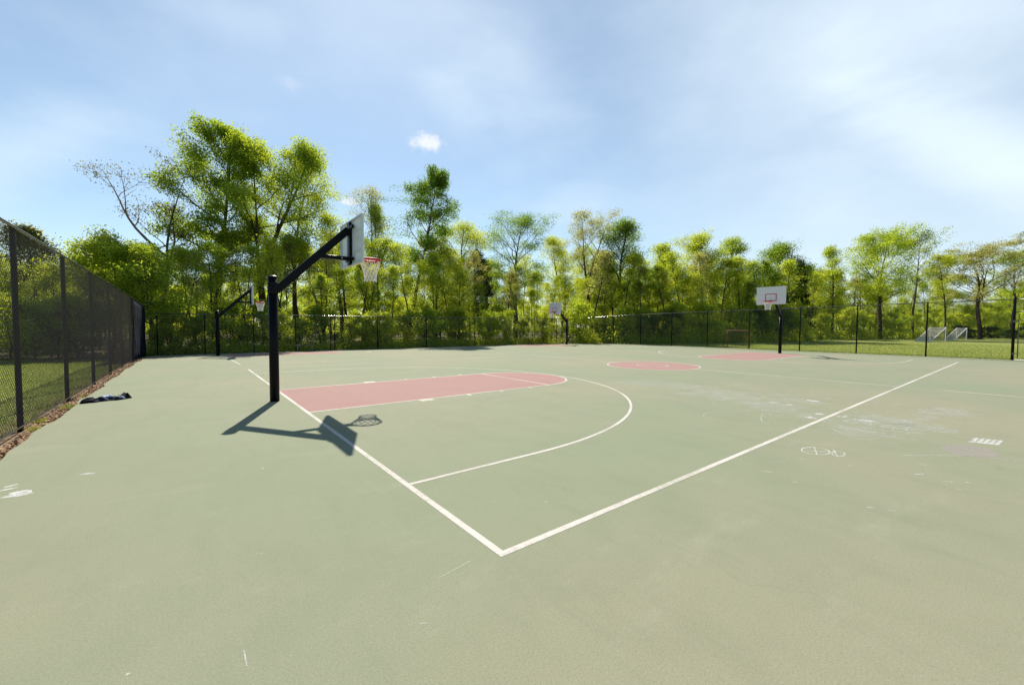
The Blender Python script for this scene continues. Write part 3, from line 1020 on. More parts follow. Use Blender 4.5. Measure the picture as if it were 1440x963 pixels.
def cloth_lump(name, cx, cy, lx, ly, hz, seed, mat, parent, n=26, m=14, off=0.0, crease=1.0):
    rg = random.Random(seed)
    ph = [rg.uniform(0, 6.28) for _ in range(8)]
    mb = MB(); vv = []
    for j in range(m+1):
        for i in range(n+1):
            u = -1+2*i/n; v = -1+2*j/m
            edge = max(0.0, 1-max(abs(u), abs(v))**4)
            x = cx+lx*u*(1+0.10*math.sin(3*v+ph[0])); y = cy+ly*v*(1+0.16*math.sin(4*u+ph[1])+0.08*math.sin(9*u+ph[5]))
            fold = 0.55+0.28*crease*math.sin(7*u+2.5*v+ph[2])+0.20*crease*math.sin(4*v-5*u+ph[3])+0.12*crease*math.sin(15*u+6*v+ph[4])
            z = 0.008+off+hz*edge*max(0.08, fold)
            vv.append((x, y, z))
    k = len(vv); W = n+1
    fs = [(j*W+i, j*W+i+1, (j+1)*W+i+1, (j+1)*W+i) for j in range(m) for i in range(n)]
    mb.add(vv, fs)
    o = mb.build(name, mat, parent, smooth=True)
    s = o.modifiers.new('thickness', 'SOLIDIFY'); s.thickness = 0.008
    return o


cloth_lump('body', -0.03, 0, 0.27, 0.15, 0.085, 1, M['cloth'], jk)
cloth_lump('lining_highlight', -0.02, 0.05, 0.10, 0.07, 0.045, 5, M['lining_highlight'], jk, 14, 8, 0.058)  # pale lining patch, a blue-white highlight on the cloth put into its colour
cloth_lump('hood', 0.27, 0.02, 0.085, 0.11, 0.17, 9, M['cloth_black'], jk, 16, 12, 0.0, 0.35)
mb = MB(); mb.tube([(-0.22, 0.04, 0.04), (-0.30, 0.05, 0.045), (-0.36, 0.02, 0.03), (-0.40, -0.02, 0.022)], [0.055, 0.05, 0.038, 0.018], 10)
mb.build('sleeve', M['cloth'], jk, smooth=True)
mb = MB(); mb.tube([(-0.24, -0.09, 0.03), (-0.34, -0.11, 0.028), (-0.44, -0.13, 0.018)], [0.045, 0.036, 0.014], 10)
mb.build('sleeve', M['cloth_black'], jk, smooth=True)
mb = MB(); mb.tube([(0.14, -0.10, 0.055), (0.19, -0.11, 0.05), (0.235, -0.12, 0.02)], [0.012, 0.02, 0.012], 8)
mb.tube([(0.16, 0.02, 0.085), (0.20, -0.03, 0.075), (0.22, -0.09, 0.05)], [0.008, 0.014, 0.008], 8)
mb.build('cuff', M['lining_highlight'], jk, smooth=True)

# red pipe goal behind the far fence
D = 34.2
gx, gy = at_depth(1038.5, D)
gl = thing('street_hockey_goal', 'rusty red pipe goal with dark net standing just outside the far fence', 'goal', (gx, gy, zg(gy)-0.05), YAW-math.pi/2)
W2, H2 = 0.93, 1.40
mb = MB()
mb.tube([(-W2, 0, 0), (-W2, 0, H2-0.06), (-W2+0.06, 0, H2), (W2-0.06, 0, H2), (W2, 0, H2-0.06), (W2, 0, 0)], 0.034, 10)
mb.build('front_frame', M['rust'], gl, smooth=True)
mb = MB()
mb.tube([(-W2, 0, 0.03), (-W2*0.9, 0.8, 0.03), (W2*0.9, 0.8, 0.03), (W2, 0, 0.03)], 0.026, 8)
for s in (-1, 1):
    mb.tube([(s*W2, 0, H2-0.04), (s*W2*0.9, 0.45, H2-0.06), (s*W2*0.9, 0.8, 0.03)], 0.024, 8)
mb.tube([(-W2*0.9, 0.45, H2-0.06), (W2*0.9, 0.45, H2-0.06)], 0.024, 8)
mb.build('back_frame', M['rust'], gl, smooth=True)
mb = MB()
for i in range(27):
    x = -W2*0.9+2*W2*0.9*i/26
    mb.tube([(x, 0.0, H2-0.02), (x, 0.45, H2-0.07), (x, 0.72, 0.30)], 0.0055, 4, cap=False)
for j in range(15):
    t = j/14
    mb.tube([(-W2*0.9, 0.45+0.27*t, H2-0.07-(H2-0.37)*t), (W2*0.9, 0.45+0.27*t, H2-0.07-(H2-0.37)*t)], 0.0055, 4, cap=False)
for s in (-1, 1):
    for j in range(14):
        z = 0.3+(H2-0.37)*j/13
        mb.tube([(s*W2, 0, z), (s*W2*0.9, 0.72-0.27*j/13, z)], 0.0055, 4, cap=False)
mb.build('net', M['darknet'], gl)


def soccer_goal(label, px, D, w, h, dep, rz):
    x, y = at_depth(px, D)
    g = thing('soccer_goal', label, 'soccer goal', (x, y, zg(y)-0.05), rz-math.atan((px-720)/FPX), 'portable soccer goals on the grass field')
    mb = MB()
    mb.tube([(0, 0, 0), (0, 0, h), (w, 0, h), (w, 0, 0)], 0.05, 10)
    mb.build('front_frame', M['goalwhite'], g)
    for xx in (0, w):
        mb = MB(); mb.tube([(xx, 0, h), (xx-0.0, -0.25, h-0.02), (xx-dep*0.5, -dep, 0.05)], 0.045, 8); mb.build('back_stay', M['goalwhite'], g)
    mb = MB(); mb.tube([(-dep*0.5, -dep, 0.04), (w-dep*0.5, -dep, 0.04)], 0.04, 8); mb.build('ground_bar', M['goalwhite'], g)
    mb = MB()
    k = int(w/0.09)
    for i in range(k+1):
        xx = w*i/k
        mb.tube([(xx, 0, h), (xx, -0.25, h-0.02), (xx-dep*0.5, -dep, 0.05)], 0.011, 4, cap=False)
    k = 30
    for j in range(k+1):
        t = j/k
        yy = -0.25-(dep-0.25)*t; z = h-0.02-(h-0.07)*t; xo = -dep*0.5*t
        mb.tube([(xo, yy, z), (w+xo, yy, z)], 0.011, 4, cap=False)
    for xx in (0, w):
        for j in range(1, 20):
            z = h*j/20
            t = 1-j/20
            mb.tube([(xx, 0, z), (xx-dep*0.5*t, -0.25-(dep-0.25)*t, z)], 0.009, 4, cap=False)
    mb.build('net', M['goalnet'], g)
    return g


RZ = YAW-math.pi/2
soccer_goal('larger white-framed soccer goal with grey net on the field, nearer of the two', 1308, 52.0, 1.35, 1.75, 2.6, RZ)
soccer_goal('smaller white-framed soccer goal with grey net, right of the larger goal', 1345, 58.0, 0.95, 1.70, 2.3, RZ)

# bench against the back fence
bx0, bx1 = at_depth(414, depth_for_y(414, 29.0))[0], at_depth(441, depth_for_y(441, 29.0))[0]
bn = thing('bench', 'low weathered plank bench standing against the back fence', 'bench', ((bx0+bx1)/2, 29.0, zg(29.0)))
bw = (bx1-bx0)
mb = MB()
for k in (-1, 1): mb.box((0, k*0.08, 0.43), (bw, 0.145, 0.04))
mb.build('seat', M['wood'], bn, bevel=0.004)
for s in (-1, 1):
    mb = MB(); mb.box((s*(bw/2-0.15), -0.12, 0.2), (0.06, 0.05, 0.42)); mb.box((s*(bw/2-0.15), 0.12, 0.2), (0.06, 0.05, 0.42)); mb.box((s*(bw/2-0.15), 0, 0.38), (0.05, 0.3, 0.05))
    mb.build('leg', M['rail'], bn)

# weeds and leaf litter along the left edge of the slab
rg = np.random.default_rng(4)


def blades(n, xs, ys, h0, h1, w, lean, zf):
    x = xs; y = ys
    h = rg.uniform(h0, h1, n); a = rg.uniform(0, 2*np.pi, n); la = rg.uniform(0, 2*np.pi, n)
    l = rg.uniform(0, lean, n)*h
    z = zf
    w_ = w*rg.uniform(0.6, 1.3, n)
    A = np.c_[x-np.cos(a)*w_, y-np.sin(a)*w_, z]; B = np.c_[x+np.cos(a)*w_, y+np.sin(a)*w_, z]
    Cc = np.c_[x+np.cos(la)*l, y+np.sin(la)*l, z+h]
    return np.stack([A, B, Cc], axis=1).reshape(-1, 3)


TUFTS = [(95, 571, 0.16, 260, 'bright yellow-green weed tuft beside the second fence post'), (58, 590, 0.13, 160, 'pale weed tuft between the first and second fence posts'),
         (47, 602, 0.11, 120, 'dull olive weed tuft at the foot of the nearest fence post'), (118, 556, 0.07, 60, 'small thin weed tuft nearest the crumpled jacket')]
for (px, py, rad_, n, lb) in TUFTS:
    p = ray_ground(px, py)
    p[0] = min(p[0], -3.49)
    x = rg.normal(0, rad_*0.28, n); y = rg.normal(0, rad_*0.6, n)
    o = np_mesh('weed_tuft', blades(n, x, y, 0.03, 0.11, 0.006, 1.2, np.full(n, -0.05)), 3, M['weed'])
    o.location = (p[0], p[1], 0)
    tag(o, lb, 'weed', 'weeds at the court edge')
n = 5200
y = rg.uniform(2.0, 27, n); x = -3.46-np.abs(rg.normal(0, 0.12, n))
x = np.where(x < -3.9, rg.uniform(-3.75, -3.47, n), x)
zz = np.array([zg(v) for v in y])-0.045+rg.uniform(0, 0.03, n)
s = rg.uniform(0.012, 0.035, n); a = rg.uniform(0, 6.28, n)
tilt = rg.normal(0, 0.45, (n, 2))
ux = np.c_[np.cos(a), np.sin(a), tilt[:, 0]]*s[:, None]; uy = np.c_[-np.sin(a), np.cos(a), tilt[:, 1]]*s[:, None]*0.6
c = np.c_[x, y, zz]
tag(np_mesh('leaf_litter', np.stack([c-ux, c-uy, c+ux, c+uy], axis=1).reshape(-1, 3), 4, M['litter']), 'dry brown leaf litter along the left edge of the court', 'leaf litter', kind='stuff')
# grass: left strip and right field
n = 120000
x = -3.8-rg.beta(1.0, 1.8, n)*14; y = rg.uniform(3.0, 30, n)
g1 = blades(n, x, y, 0.03, 0.085, 0.006, 0.9, np.array([zg(v) for v in y])-0.05)
n = 90000
x = 31.05+rg.beta(0.8, 1.6, n)*34; y = rg.uniform(-16, 24, n)
g2 = blades(n, x, y, 0.04, 0.10, 0.010, 0.9, np.array([zg(v) for v in y])-0.05)
tag(np_mesh('grass', np.concatenate([g1, g2]), 3, M['grass']), 'mown green grass outside the fences', 'grass', kind='stuff')


# ------------------------------------------------------------------ trees
class TreeGeo:
    def __init__(self, seed):
        self.rg = np.random.default_rng(seed)
        self.tubes = MB()
        self.cl = []         # clump centres, radius, weight

    def limb(self, p, d, length, r, bend_up=0.25, wob=0.12, k=6, rend=0.25):
        """returns the polyline of one limb and adds its wood"""
        rg = self.rg
        pts = [np.array(p, float)]; d = np.array(d, float); d /= np.linalg.norm(d)
        rs = [r]
        for i in range(k):
            d = d+rg.normal(0, wob, 3)+np.array([0, 0, bend_up/k])
            d /= np.linalg.norm(d)
            pts.append(pts[-1]+d*length/k)
            rs.append(r*(1-(1-rend)*(i+1)/k))
        self.tubes.tube(pts, rs, 7 if r > 0.08 else (5 if r > 0.03 else 4), cap=False)
        return pts, rs

    def side(self, d, ang):
        rg = self.rg
        d = d/np.linalg.norm(d)
        a = rg.normal(0, 1, 3); a -= d*a.dot(d); a /= np.linalg.norm(a)
        return d*math.cos(ang)+a*math.sin(ang)

    def branch(self, p, d, length, r, level, clump_r, nsub):
        rg = self.rg
        pts, rs = self.limb(p, d, length, r, 0.35 if level == 1 else 0.15, 0.13, 6 if level == 1 else 4)
        k = len(pts)
        if level >= 2:
            for i in (k-1, k-2 if rg.random() < 0.8 else k-3):
                self.cl.append((*pts[i], clump_r*rg.uniform(0.55, 1.1)))
            return
        for j in range(nsub):
            t = rg.uniform(0.28, 1.0)*(k-1); i = min(int(t), k-2); f = t-i
            q = pts[i]*(1-f)+pts[i+1]*f
            dd = self.side(pts[i+1]-pts[i], rg.uniform(0.5, 1.15)); dd[2] += 0.12
            self.branch(q, dd, length*rg.uniform(0.26, 0.48)*(1.25-0.5*t/(k-1)), max(0.012, rs[i]*0.45), 2, clump_r, 0)
        self.cl.append((*pts[-1], clump_r))
        self.cl.append((*pts[-2], clump_r*0.8))

    def leaves(self, n, size, flat=0.7, up=0.5):
        rg = self.rg
        C = np.array(self.cl)
        w = C[:, 3]**2*rg.uniform(0.3, 1.5, len(C)); w /= w.sum()
        idx = rg.choice(len(C), n, p=w)
        off = rg.normal(0, 1, (n, 3)); off /= np.linalg.norm(off, axis=1)[:, None]
        off *= (rg.random(n)**0.5*1.05+np.abs(rg.normal(0, 0.12, n)))[:, None]; off[:, 2] *= flat
        P = C[idx, :3]+off*C[idx, 3:4]
        nrm = rg.normal(0, 1, (n, 3)); nrm[:, 2] += up; nrm /= np.linalg.norm(nrm, axis=1)[:, None]
        a = rg.normal(0, 1, (n, 3)); a -= nrm*(a*nrm).sum(1)[:, None]; a /= np.linalg.norm(a, axis=1)[:, None]
        b = np.cross(nrm, a)
        s = size*rg.uniform(0.6, 1.3, n)[:, None]
        a = a*s*0.5; b = b*s*0.34
        return np.stack([P-a, P-b*1.0+a*0.1, P+a, P+b*1.0+a*0.1], axis=1).reshape(-1, 3)


def tree_meshes(name, seed, h, cr, cb=0.35, nl=18, nleaf=9000, leaf=0.17, tr=0.2, leaders=None, kind='mid', clump=0.75, nsub=6,
                lean=(0, 0), bark='bark', profile='oval', elev=(30, 68), fit=None):
    """trunk and crown meshes of one tree, base at the origin"""
    T = TreeGeo(seed); rg = T.rg
    if leaders is None: leaders = [((lean[0], lean[1], 1.0), 1.0)]
    split = 0.0
    start = np.array([0, 0, -0.25]); sr = tr
    if len(leaders) > 1:
        split = cb*0.85
        pts, rs = T.limb(start, (lean[0], lean[1], 1), h*split+0.25, tr*1.15, 0.1, 0.03, 5, 0.8)
        start = pts[-1]; sr = rs[-1]*0.8
    nlim = max(3, int(nl/len(leaders)))
    for (ld, lf) in leaders:
        L0 = h*lf*0.97-start[2]
        ld = np.array(ld, float)
        pts, rs = T.limb(start, ld, L0/max(0.3, (ld/np.linalg.norm(ld))[2])*1.0, sr, 0.25 if len(leaders) > 1 else 0.1, 0.045, 10, 0.10)
        k = len(pts)
        az0 = rg.uniform(0, 6.28)
        for i in range(nlim):
            t = (i+rg.uniform(0.1, 0.9))/nlim
            hz = cb+(0.99-cb)*t                     # share of whole height
            zs = [p[2] for p in pts]
            z_lo = max(h*cb, zs[0]+0.1)
            zt = z_lo+(zs[-1]*0.97-z_lo)*t
            j = min(k-2, max(0, int(np.searchsorted(zs, zt))-1)); f = min(1, max(0, (zt-zs[j])/(zs[j+1]-zs[j]+1e-6)))
            q = pts[j]*(1-f)+pts[j+1]*f
            if profile == 'oval': pf = math.sin(math.pi*(0.16+0.80*t))**0.8
            elif profile == 'top': pf = 0.45+0.75*math.sin(math.pi*min(1, 0.05+0.85*t))
            elif profile == 'cone': pf = 1.05*(1-t)**0.85+0.08
            else: pf = 0.8
            az = az0+i*2.4+rg.uniform(-0.5, 0.5)
            e = R(elev[0]+(elev[1]-elev[0])*t+rg.uniform(-10, 10))
            ln = cr*pf*rg.uniform(0.7, 1.15)
            d = np.array([math.cos(az)*math.cos(e), math.sin(az)*math.cos(e), math.sin(e)])
            T.branch(q, d, ln, max(0.02, min(rs[j]*0.5, 0.035*ln)), 1, clump, nsub)
        T.cl.append((*pts[-1], clump)); T.cl.append((*pts[-2], clump))
    lv = T.leaves(nleaf, leaf)
    if fit is not None:
        # bring the crown to the height and spread it has in the wood, bending the stem for crowns that sit to one side
        (bx, by, p_l, p_r, p_t) = fit
        V = np.array(T.tubes.v)
        lc = lv.reshape(-1, 4, 3).mean(axis=1); lc0 = lc.copy(); leaf_q = lv; lv = lc
        ax = np.array([Rv[0], Rv[1]]); ay = np.array([-Rv[1], Rv[0]])
        base = np.array([bx, by, zg(by)-0.05])
        Dm = (base-CAM) @ np.array([math.cos(YAW), math.sin(YAW), 0])

        def prj(A):
            d = A+base-CAM; z = d @ Fv
            return 720+FPX*(d @ Rr)/z, 481.5-FPX*(d @ Ur)/z
        up = lv[:, 2] > h*cb
        w = lv[up][:, :2] @ ay
        kw_ = 2*cr/(np.percentile(w, 97)-np.percentile(w, 3)); mw = np.median(w)
        trunk_px = 720+FPX*((base-CAM) @ Rv)/Dm
        for it in range(4):
            px_, py_ = prj(lv)
            t = np.percentile(py_, 0.4)
            kz = (hor(p_l)-p_t)/max(5.0, hor(p_l)-t)
            lo, hi = np.percentile(px_[up], 1.5), np.percentile(px_[up], 98.5)
            kl = min(2.2, max(0.35, (trunk_px-p_l)/max(4, trunk_px-lo)))     # each side of the stem on its own: the stem stays where it grew
            kr = min(2.2, max(0.35, (p_r-trunk_px)/max(4, hi-trunk_px)))
            for A in (lv, V):
                A[:, 2] *= kz
                uu = A[:, :2] @ ax; ww = A[:, :2] @ ay
                uu = np.where(uu < 0, uu*kl, uu*kr)
                if it == 0: ww = ww*kw_
                A[:, :2] = uu[:, None]*ax+ww[:, None]*ay
        T.tubes.v = [tuple(p) for p in V]
        lv = (leaf_q.reshape(-1, 4, 3)+(lc-lc0)[:, None, :]).reshape(-1, 3)
    me_t = T.tubes.build(name+'_trunk', M[bark], None, smooth=True, recalc=False)
    me_c = np_mesh(name+'_crown', lv, 4, M['lf_'+kind])
    a, b = me_t.data, me_c.data
    bpy.data.objects.remove(me_t); bpy.data.objects.remove(me_c)
    return a, b


def plant(meshes, x, y, rz, sc, label, cat='tree', name='deciduous_tree', group=None, zs=None, part=('trunk', 'crown')):
    r = thing(name, label, cat, (x, y, zg(y)-0.05), rz, group)
    r.scale = (sc, sc, zs if zs else sc)
    for me, nm in zip(meshes, part):
        o = bpy.data.objects.new(nm, me); COL.objects.link(o); o.parent = r
    return r


def hor(px): return 459.3+(px-720)*0.0042


def key_tree(px, top, halfw, y=None, D=None, label='', cx=None, **kw):
    if D is None: D = depth_for_y(px, y)
    x, y = at_depth(px, D)
    h = 1.567-zg(y)+D*(hor(px)-top)/FPX
    cr = halfw*D/FPX
    seed = kw.pop('seed', int(px*7+top))
    name = kw.pop('name', 'deciduous_tree')
    c0 = cx if cx is not None else px
    kw['nleaf'] = int(kw['nleaf']*2.1); kw['leaf'] *= 0.72
    m = tree_meshes(name, seed, h, cr, fit=(x, y, c0-halfw, c0+halfw, top), **kw)
    return plant(m, x, y, 0, 1, label, name=name)


RT = Vector((Rv[0], Rv[1], 0))


def ldir(tilt, away=0.0):
    """leader leaning to the right of the picture by tilt (tangent)"""
    return (RT.x*tilt-RT.y*away, RT.y*tilt+RT.x*away, 1.0)


# --- trees one can tell apart, left to right
key_tree(225, 213, 62, cx=183, y=42, label='nearly bare leaning tree at the left with thin forked grey limbs', kind='bud', nleaf=1700, leaf=0.18, tr=0.14, cb=0.50, nl=16, clump=0.7,
         leaders=[(ldir(-0.95), 0.93), (ldir(-0.10), 1.0), (ldir(-0.45, 0.2), 0.72)], bark='bark_grey', nsub=6)
key_tree(303, 170, 70, cx=297, y=45, label='tallest tree, left of the near hoop, with a broad bright crown', kind='mid', nleaf=32000, leaf=0.22, tr=0.30, cb=0.30, nl=36, clump=0.85,
         leaders=[(ldir(0.02), 1.0)], profile='oval', elev=(12, 58), seed=4101, nsub=6)
key_tree(372, 191, 66, cx=392, y=46, label='tall forked tree behind the near hoop post, second tallest', kind='mid', nleaf=23000, leaf=0.22, tr=0.28, cb=0.32, nl=32, clump=0.85,
         leaders=[(ldir(0.16), 1.0), (ldir(-0.10), 0.96)], profile='oval', elev=(15, 60), seed=4102, nsub=6)
key_tree(418, 222, 48, y=50, label='yellowish thinner-leaved tree just right of the tall forked tree', kind='bright', nleaf=11500, leaf=0.20, tr=0.22, cb=0.34, nl=22, clump=0.8, profile='top')
key_tree(160, 326, 62, y=33, label='low spreading bright green tree overhanging the far end of the left fence', kind='bright', nleaf=13000, leaf=0.16, tr=0.16, cb=0.22, nl=20, clump=0.75, profile='top')
key_tree(222, 345, 50, y=32.5, label='small bright tree with a dark slanting trunk behind the windscreen', kind='bright', nleaf=9000, leaf=0.16, tr=0.14, cb=0.25, nl=16, clump=0.7, lean=(-0.15, 0.0))
key_tree(63, 314, 30, y=38, label='pale small-crowned tree poking above the left fence', kind='pale', nleaf=3500, leaf=0.18, tr=0.16, cb=0.55, nl=14, clump=0.7)
key_tree(510, 262, 34, y=46, label='airy pale sapling seen just behind the near backboard', kind='pale', nleaf=3600, leaf=0.17, tr=0.12, cb=0.40, nl=18, clump=0.8)
key_tree(480, 300, 34, y=44, label='bright slim tree directly behind the sloping arm of the near hoop', kind='bright', nleaf=6500, leaf=0.18, tr=0.14, cb=0.30, nl=18, clump=0.8)
key_tree(576, 236, 50, cx=588, y=44, label='tall dark straight-trunked tree standing clear, right of the near hoop', kind='dark', nleaf=16500, leaf=0.22, tr=0.26, cb=0.40, nl=30, clump=0.75, profile='oval', elev=(15, 60), seed=4120)
key_tree(533, 285, 30, y=45, label='bright narrow tree close on the left of the tall dark tree', kind='mid', nleaf=6500, leaf=0.18, tr=0.16, cb=0.26, nl=18, clump=0.8)
key_tree(648, 312, 46, y=47, label='rounded yellow-green tree between the tall dark tree and the evergreen', kind='bright', nleaf=14000, leaf=0.18, tr=0.18, cb=0.16, nl=28, clump=0.9)
key_tree(612, 335, 36, y=43, label='shorter bright yellow-green tree at the right foot of the tall dark tree', kind='bright', nleaf=9500, leaf=0.18, tr=0.15, cb=0.18, nl=22, clump=0.8)
key_tree(688, 352, 22, y=41, label='dark pointed evergreen standing among the bright trees', kind='pine', nleaf=9000, leaf=0.17, tr=0.14, cb=0.10, nl=34, clump=0.6, profile='cone', name='evergreen_tree', elev=(5, 30))
key_tree(726, 298, 46, y=43, label='dark green tree with a wide open crown, left of the smallest hoop', kind='dark', nleaf=11500, leaf=0.19, tr=0.25, cb=0.38, nl=24, clump=0.85, profile='top')
key_tree(790, 333, 30, y=42, label='bright bushy tree rising right above the smallest hoop', kind='bright', nleaf=9500, leaf=0.18, tr=0.15, cb=0.14, nl=24, clump=0.8)
key_tree(832, 295, 34, D=52, label='airy forked tree with sky showing through, right of the smallest hoop', kind='pale', nleaf=6200, leaf=0.18, tr=0.20, cb=0.52, nl=22, clump=0.75,
         leaders=[(ldir(-0.10), 1.0), (ldir(0.20), 0.96)], profile='top')
key_tree(872, 308, 34, D=51, label='dense dark green tree leaning against the airy forked tree', kind='dark', nleaf=12000, leaf=0.19, tr=0.22, cb=0.24, nl=26, clump=0.85)
key_tree(924, 343, 28, D=52, label='yellow-green tree filling the dip right of the dense dark tree', kind='bright', nleaf=9000, leaf=0.18, tr=0.16, cb=0.16, nl=22, clump=0.8)
key_tree(976, 327, 36, D=53, label='rounded bright tree standing above the red pipe goal side of the fence', kind='bright', nleaf=12500, leaf=0.18, tr=0.20, cb=0.22, nl=26, clump=0.85)
key_tree(1026, 334, 30, D=54, label='mid green tree with a reddish-yellow top left of the front-facing board', kind='mid', nleaf=10500, leaf=0.18, tr=0.18, cb=0.2, nl=24, clump=0.85)
key_tree(1090, 341, 42, D=55, label='broad dark green tree directly behind the front-facing white backboard', kind='dark', nleaf=14000, leaf=0.19, tr=0.24, cb=0.22, nl=28, clump=0.9)
key_tree(1128, 366, 16, D=52, label='small dark evergreen to the right of the front-facing backboard', kind='pine', nleaf=5000, leaf=0.16, tr=0.12, cb=0.15, nl=26, clump=0.5, profile='cone', name='evergreen_tree', elev=(5, 30))
key_tree(1170, 346, 20, D=60, label='narrow upright yellow-green tree in the low stretch of the skyline', kind='bright', nleaf=6500, leaf=0.18, tr=0.16, cb=0.2, nl=24, clump=0.7)
key_tree(1238, 318, 44, D=62, label='tall bright tree left of the soccer goals with two dark stems', kind='bright', nleaf=16500, leaf=0.21, tr=0.22, cb=0.36, nl=28, clump=0.95,
         leaders=[(ldir(-0.06), 1.0), (ldir(0.12), 0.97)], profile='top')
key_tree(1284, 316, 36, D=66, label='airy spreading tree whose thin twigs overtop the bright two-stemmed tree', kind='mid', nleaf=5500, leaf=0.20, tr=0.20, cb=0.5, nl=20, clump=0.85, profile='top')
key_tree(1378, 322, 58, D=64, label='brownish-green flat-topped tree with a thick dark trunk at the far right', kind='pale', nleaf=13000, leaf=0.21, tr=0.22, cb=0.44, nl=24, clump=0.85, profile='top',
         leaders=[(ldir(0.0), 1.0), (ldir(-0.28), 0.93), (ldir(0.34), 0.95)])
key_tree(1330, 358, 24, D=60, label='small bright tree between the tall two-stemmed tree and the flat-topped tree', kind='bright', nleaf=5000, leaf=0.18, tr=0.13, cb=0.35, nl=18, clump=0.7)
key_tree(1425, 352, 30, D=66, label='bright round tree at the right edge, half behind the flat-topped tree', kind='mid', nleaf=7000, leaf=0.19, tr=0.16, cb=0.35, nl=20, clump=0.8)

# --- the wood between them: prototypes and copies
PROTO = {}
for i, (kd, h, cr, cb, nlf, tr) in enumerate([('bright', 12, 2.9, 0.22, 7500, 0.14), ('mid', 12, 3.0, 0.26, 7500, 0.16), ('dark', 12, 3.2, 0.24, 7500, 0.18),
                                              ('pale', 12, 2.6, 0.35, 5000, 0.13), ('bright', 12, 2.4, 0.12, 7500, 0.12), ('mid', 12, 3.2, 0.15, 8000, 0.15), ('bright', 12, 3.4, 0.34, 6500, 0.16), ('mid', 12, 2.3, 0.30, 6000, 0.14), ('dark', 12, 2.7, 0.30, 6500, 0.16), ('pale', 12, 3.1, 0.28, 5200, 0.14)]):
    PROTO.setdefault(kd, []).append(tree_meshes('wood_tree', 900+i, h, cr, cb=cb, nl=24, nleaf=int(nlf*1.35), leaf=0.145, tr=tr, kind=kd, clump=0.62+0.07*(i % 5), profile=('oval', 'top', 'oval')[i % 3], elev=((30, 68), (15, 60), (40, 75))[i % 3]))
SHRUB = {}
for i, (kd, h, cr, nlf) in enumerate([('bright', 4, 1.7, 5200), ('mid', 4, 1.8, 5600), ('dark', 4, 1.7, 5600), ('bright', 4, 1.3, 4600), ('mid', 4, 1.5, 5000)]):
    SHRUB.setdefault(kd, []).append(tree_meshes('shrub', 950+i, h, cr, cb=0.05, nl=20, nleaf=nlf, leaf=0.13, tr=0.05, kind=kd, clump=0.5, nsub=4,
                                                leaders=[((0.1, 0, 1), 1), ((-0.25, 0.2, 1), .9), ((0.1, -0.3, 1), .85)], elev=(15, 60)))
SLIM = {}
for i, (kd, h, cr, cb, nlf) in enumerate([('bright', 12, 1.9, 0.50, 3600), ('mid', 12, 2.1, 0.55, 3800), ('pale', 12, 1.8, 0.45, 2600), ('bright', 12, 1.5, 0.60, 2600), ('mid', 12, 2.4, 0.42, 4200)]):
    SLIM.setdefault(kd, []).append(tree_meshes('slender_tree', 980+i, h, cr, cb=cb, nl=16, nleaf=int(nlf*1.3), leaf=0.14, tr=0.125, kind=kd, clump=0.7, lean=(0.06*(i-2), 0.04)))
SKY = [(-300, 340), (0, 350), (60, 352), (100, 350), (130, 340), (240, 338), (340, 335), (480, 322), (540, 322), (600, 340), (640, 335), (690, 352), (760, 346), (800, 342), (900, 350),
       (940, 356), (975, 345), (1050, 350), (1130, 374), (1190, 385), (1320, 392), (1440, 385), (1700, 370)]


def skyline(px):
    for (a, b), (c, d) in zip(SKY, SKY[1:]):
        if px <= c: return b+(d-b)*max(0, (px-a))/(c-a)
    return SKY[-1][1]


rw = random.Random(77)
LAB = {'bright': 'bright yellow-green', 'mid': 'mid green', 'dark': 'dark green', 'pale': 'pale thin-leaved'}


def fill(n, pxr, dr, zone, kinds, name='deciduous_tree', protos=PROTO, hmax=99, base_h=12.0, topoff=(0, 55), hr=None, ymin=29.9, noun='tree', shade=None, xmax=None):
    made = 0; tries = 0
    while made < n and tries < n*30:
        tries += 1
        px = pxr[0]+(pxr[1]-pxr[0])*((made+rw.random())/n)
        D = rw.uniform(*dr(px)) if callable(dr) else rw.uniform(*dr)
        x, y = at_depth(px, D)
        if ymin is not None and y < ymin: continue
        if xmax is not None and x > xmax: continue
        if hr: h = min(rw.uniform(*hr), 1.567+0.93*D*(hor(px)-skyline(px)+6)/FPX)
        else:
            top = skyline(px)+rw.uniform(*topoff)
            h = 1.567+D*(hor(px)-top)/FPX
        h = min(h, hmax)
        if shade is not None:
            h = min(h, (y-shade(px))/0.98)
        if h < 1.2: continue
        kd = rw.choice(kinds)
        ms = rw.choice(protos[kd])
        s = h/base_h
        sxy = s*rw.uniform(0.9, 1.25) if h < base_h else s*rw.uniform(0.8, 1.0)
        plant(ms, x, y, rw.uniform(0, 6.28), sxy, f'{LAB[kd]} {noun} {zone}', noun, name, f'{noun}s {zone}', zs=s)
        made += 1


def back_d(lo, hi):
    return lambda px: (depth_for_y(px, lo), depth_for_y(px, hi))


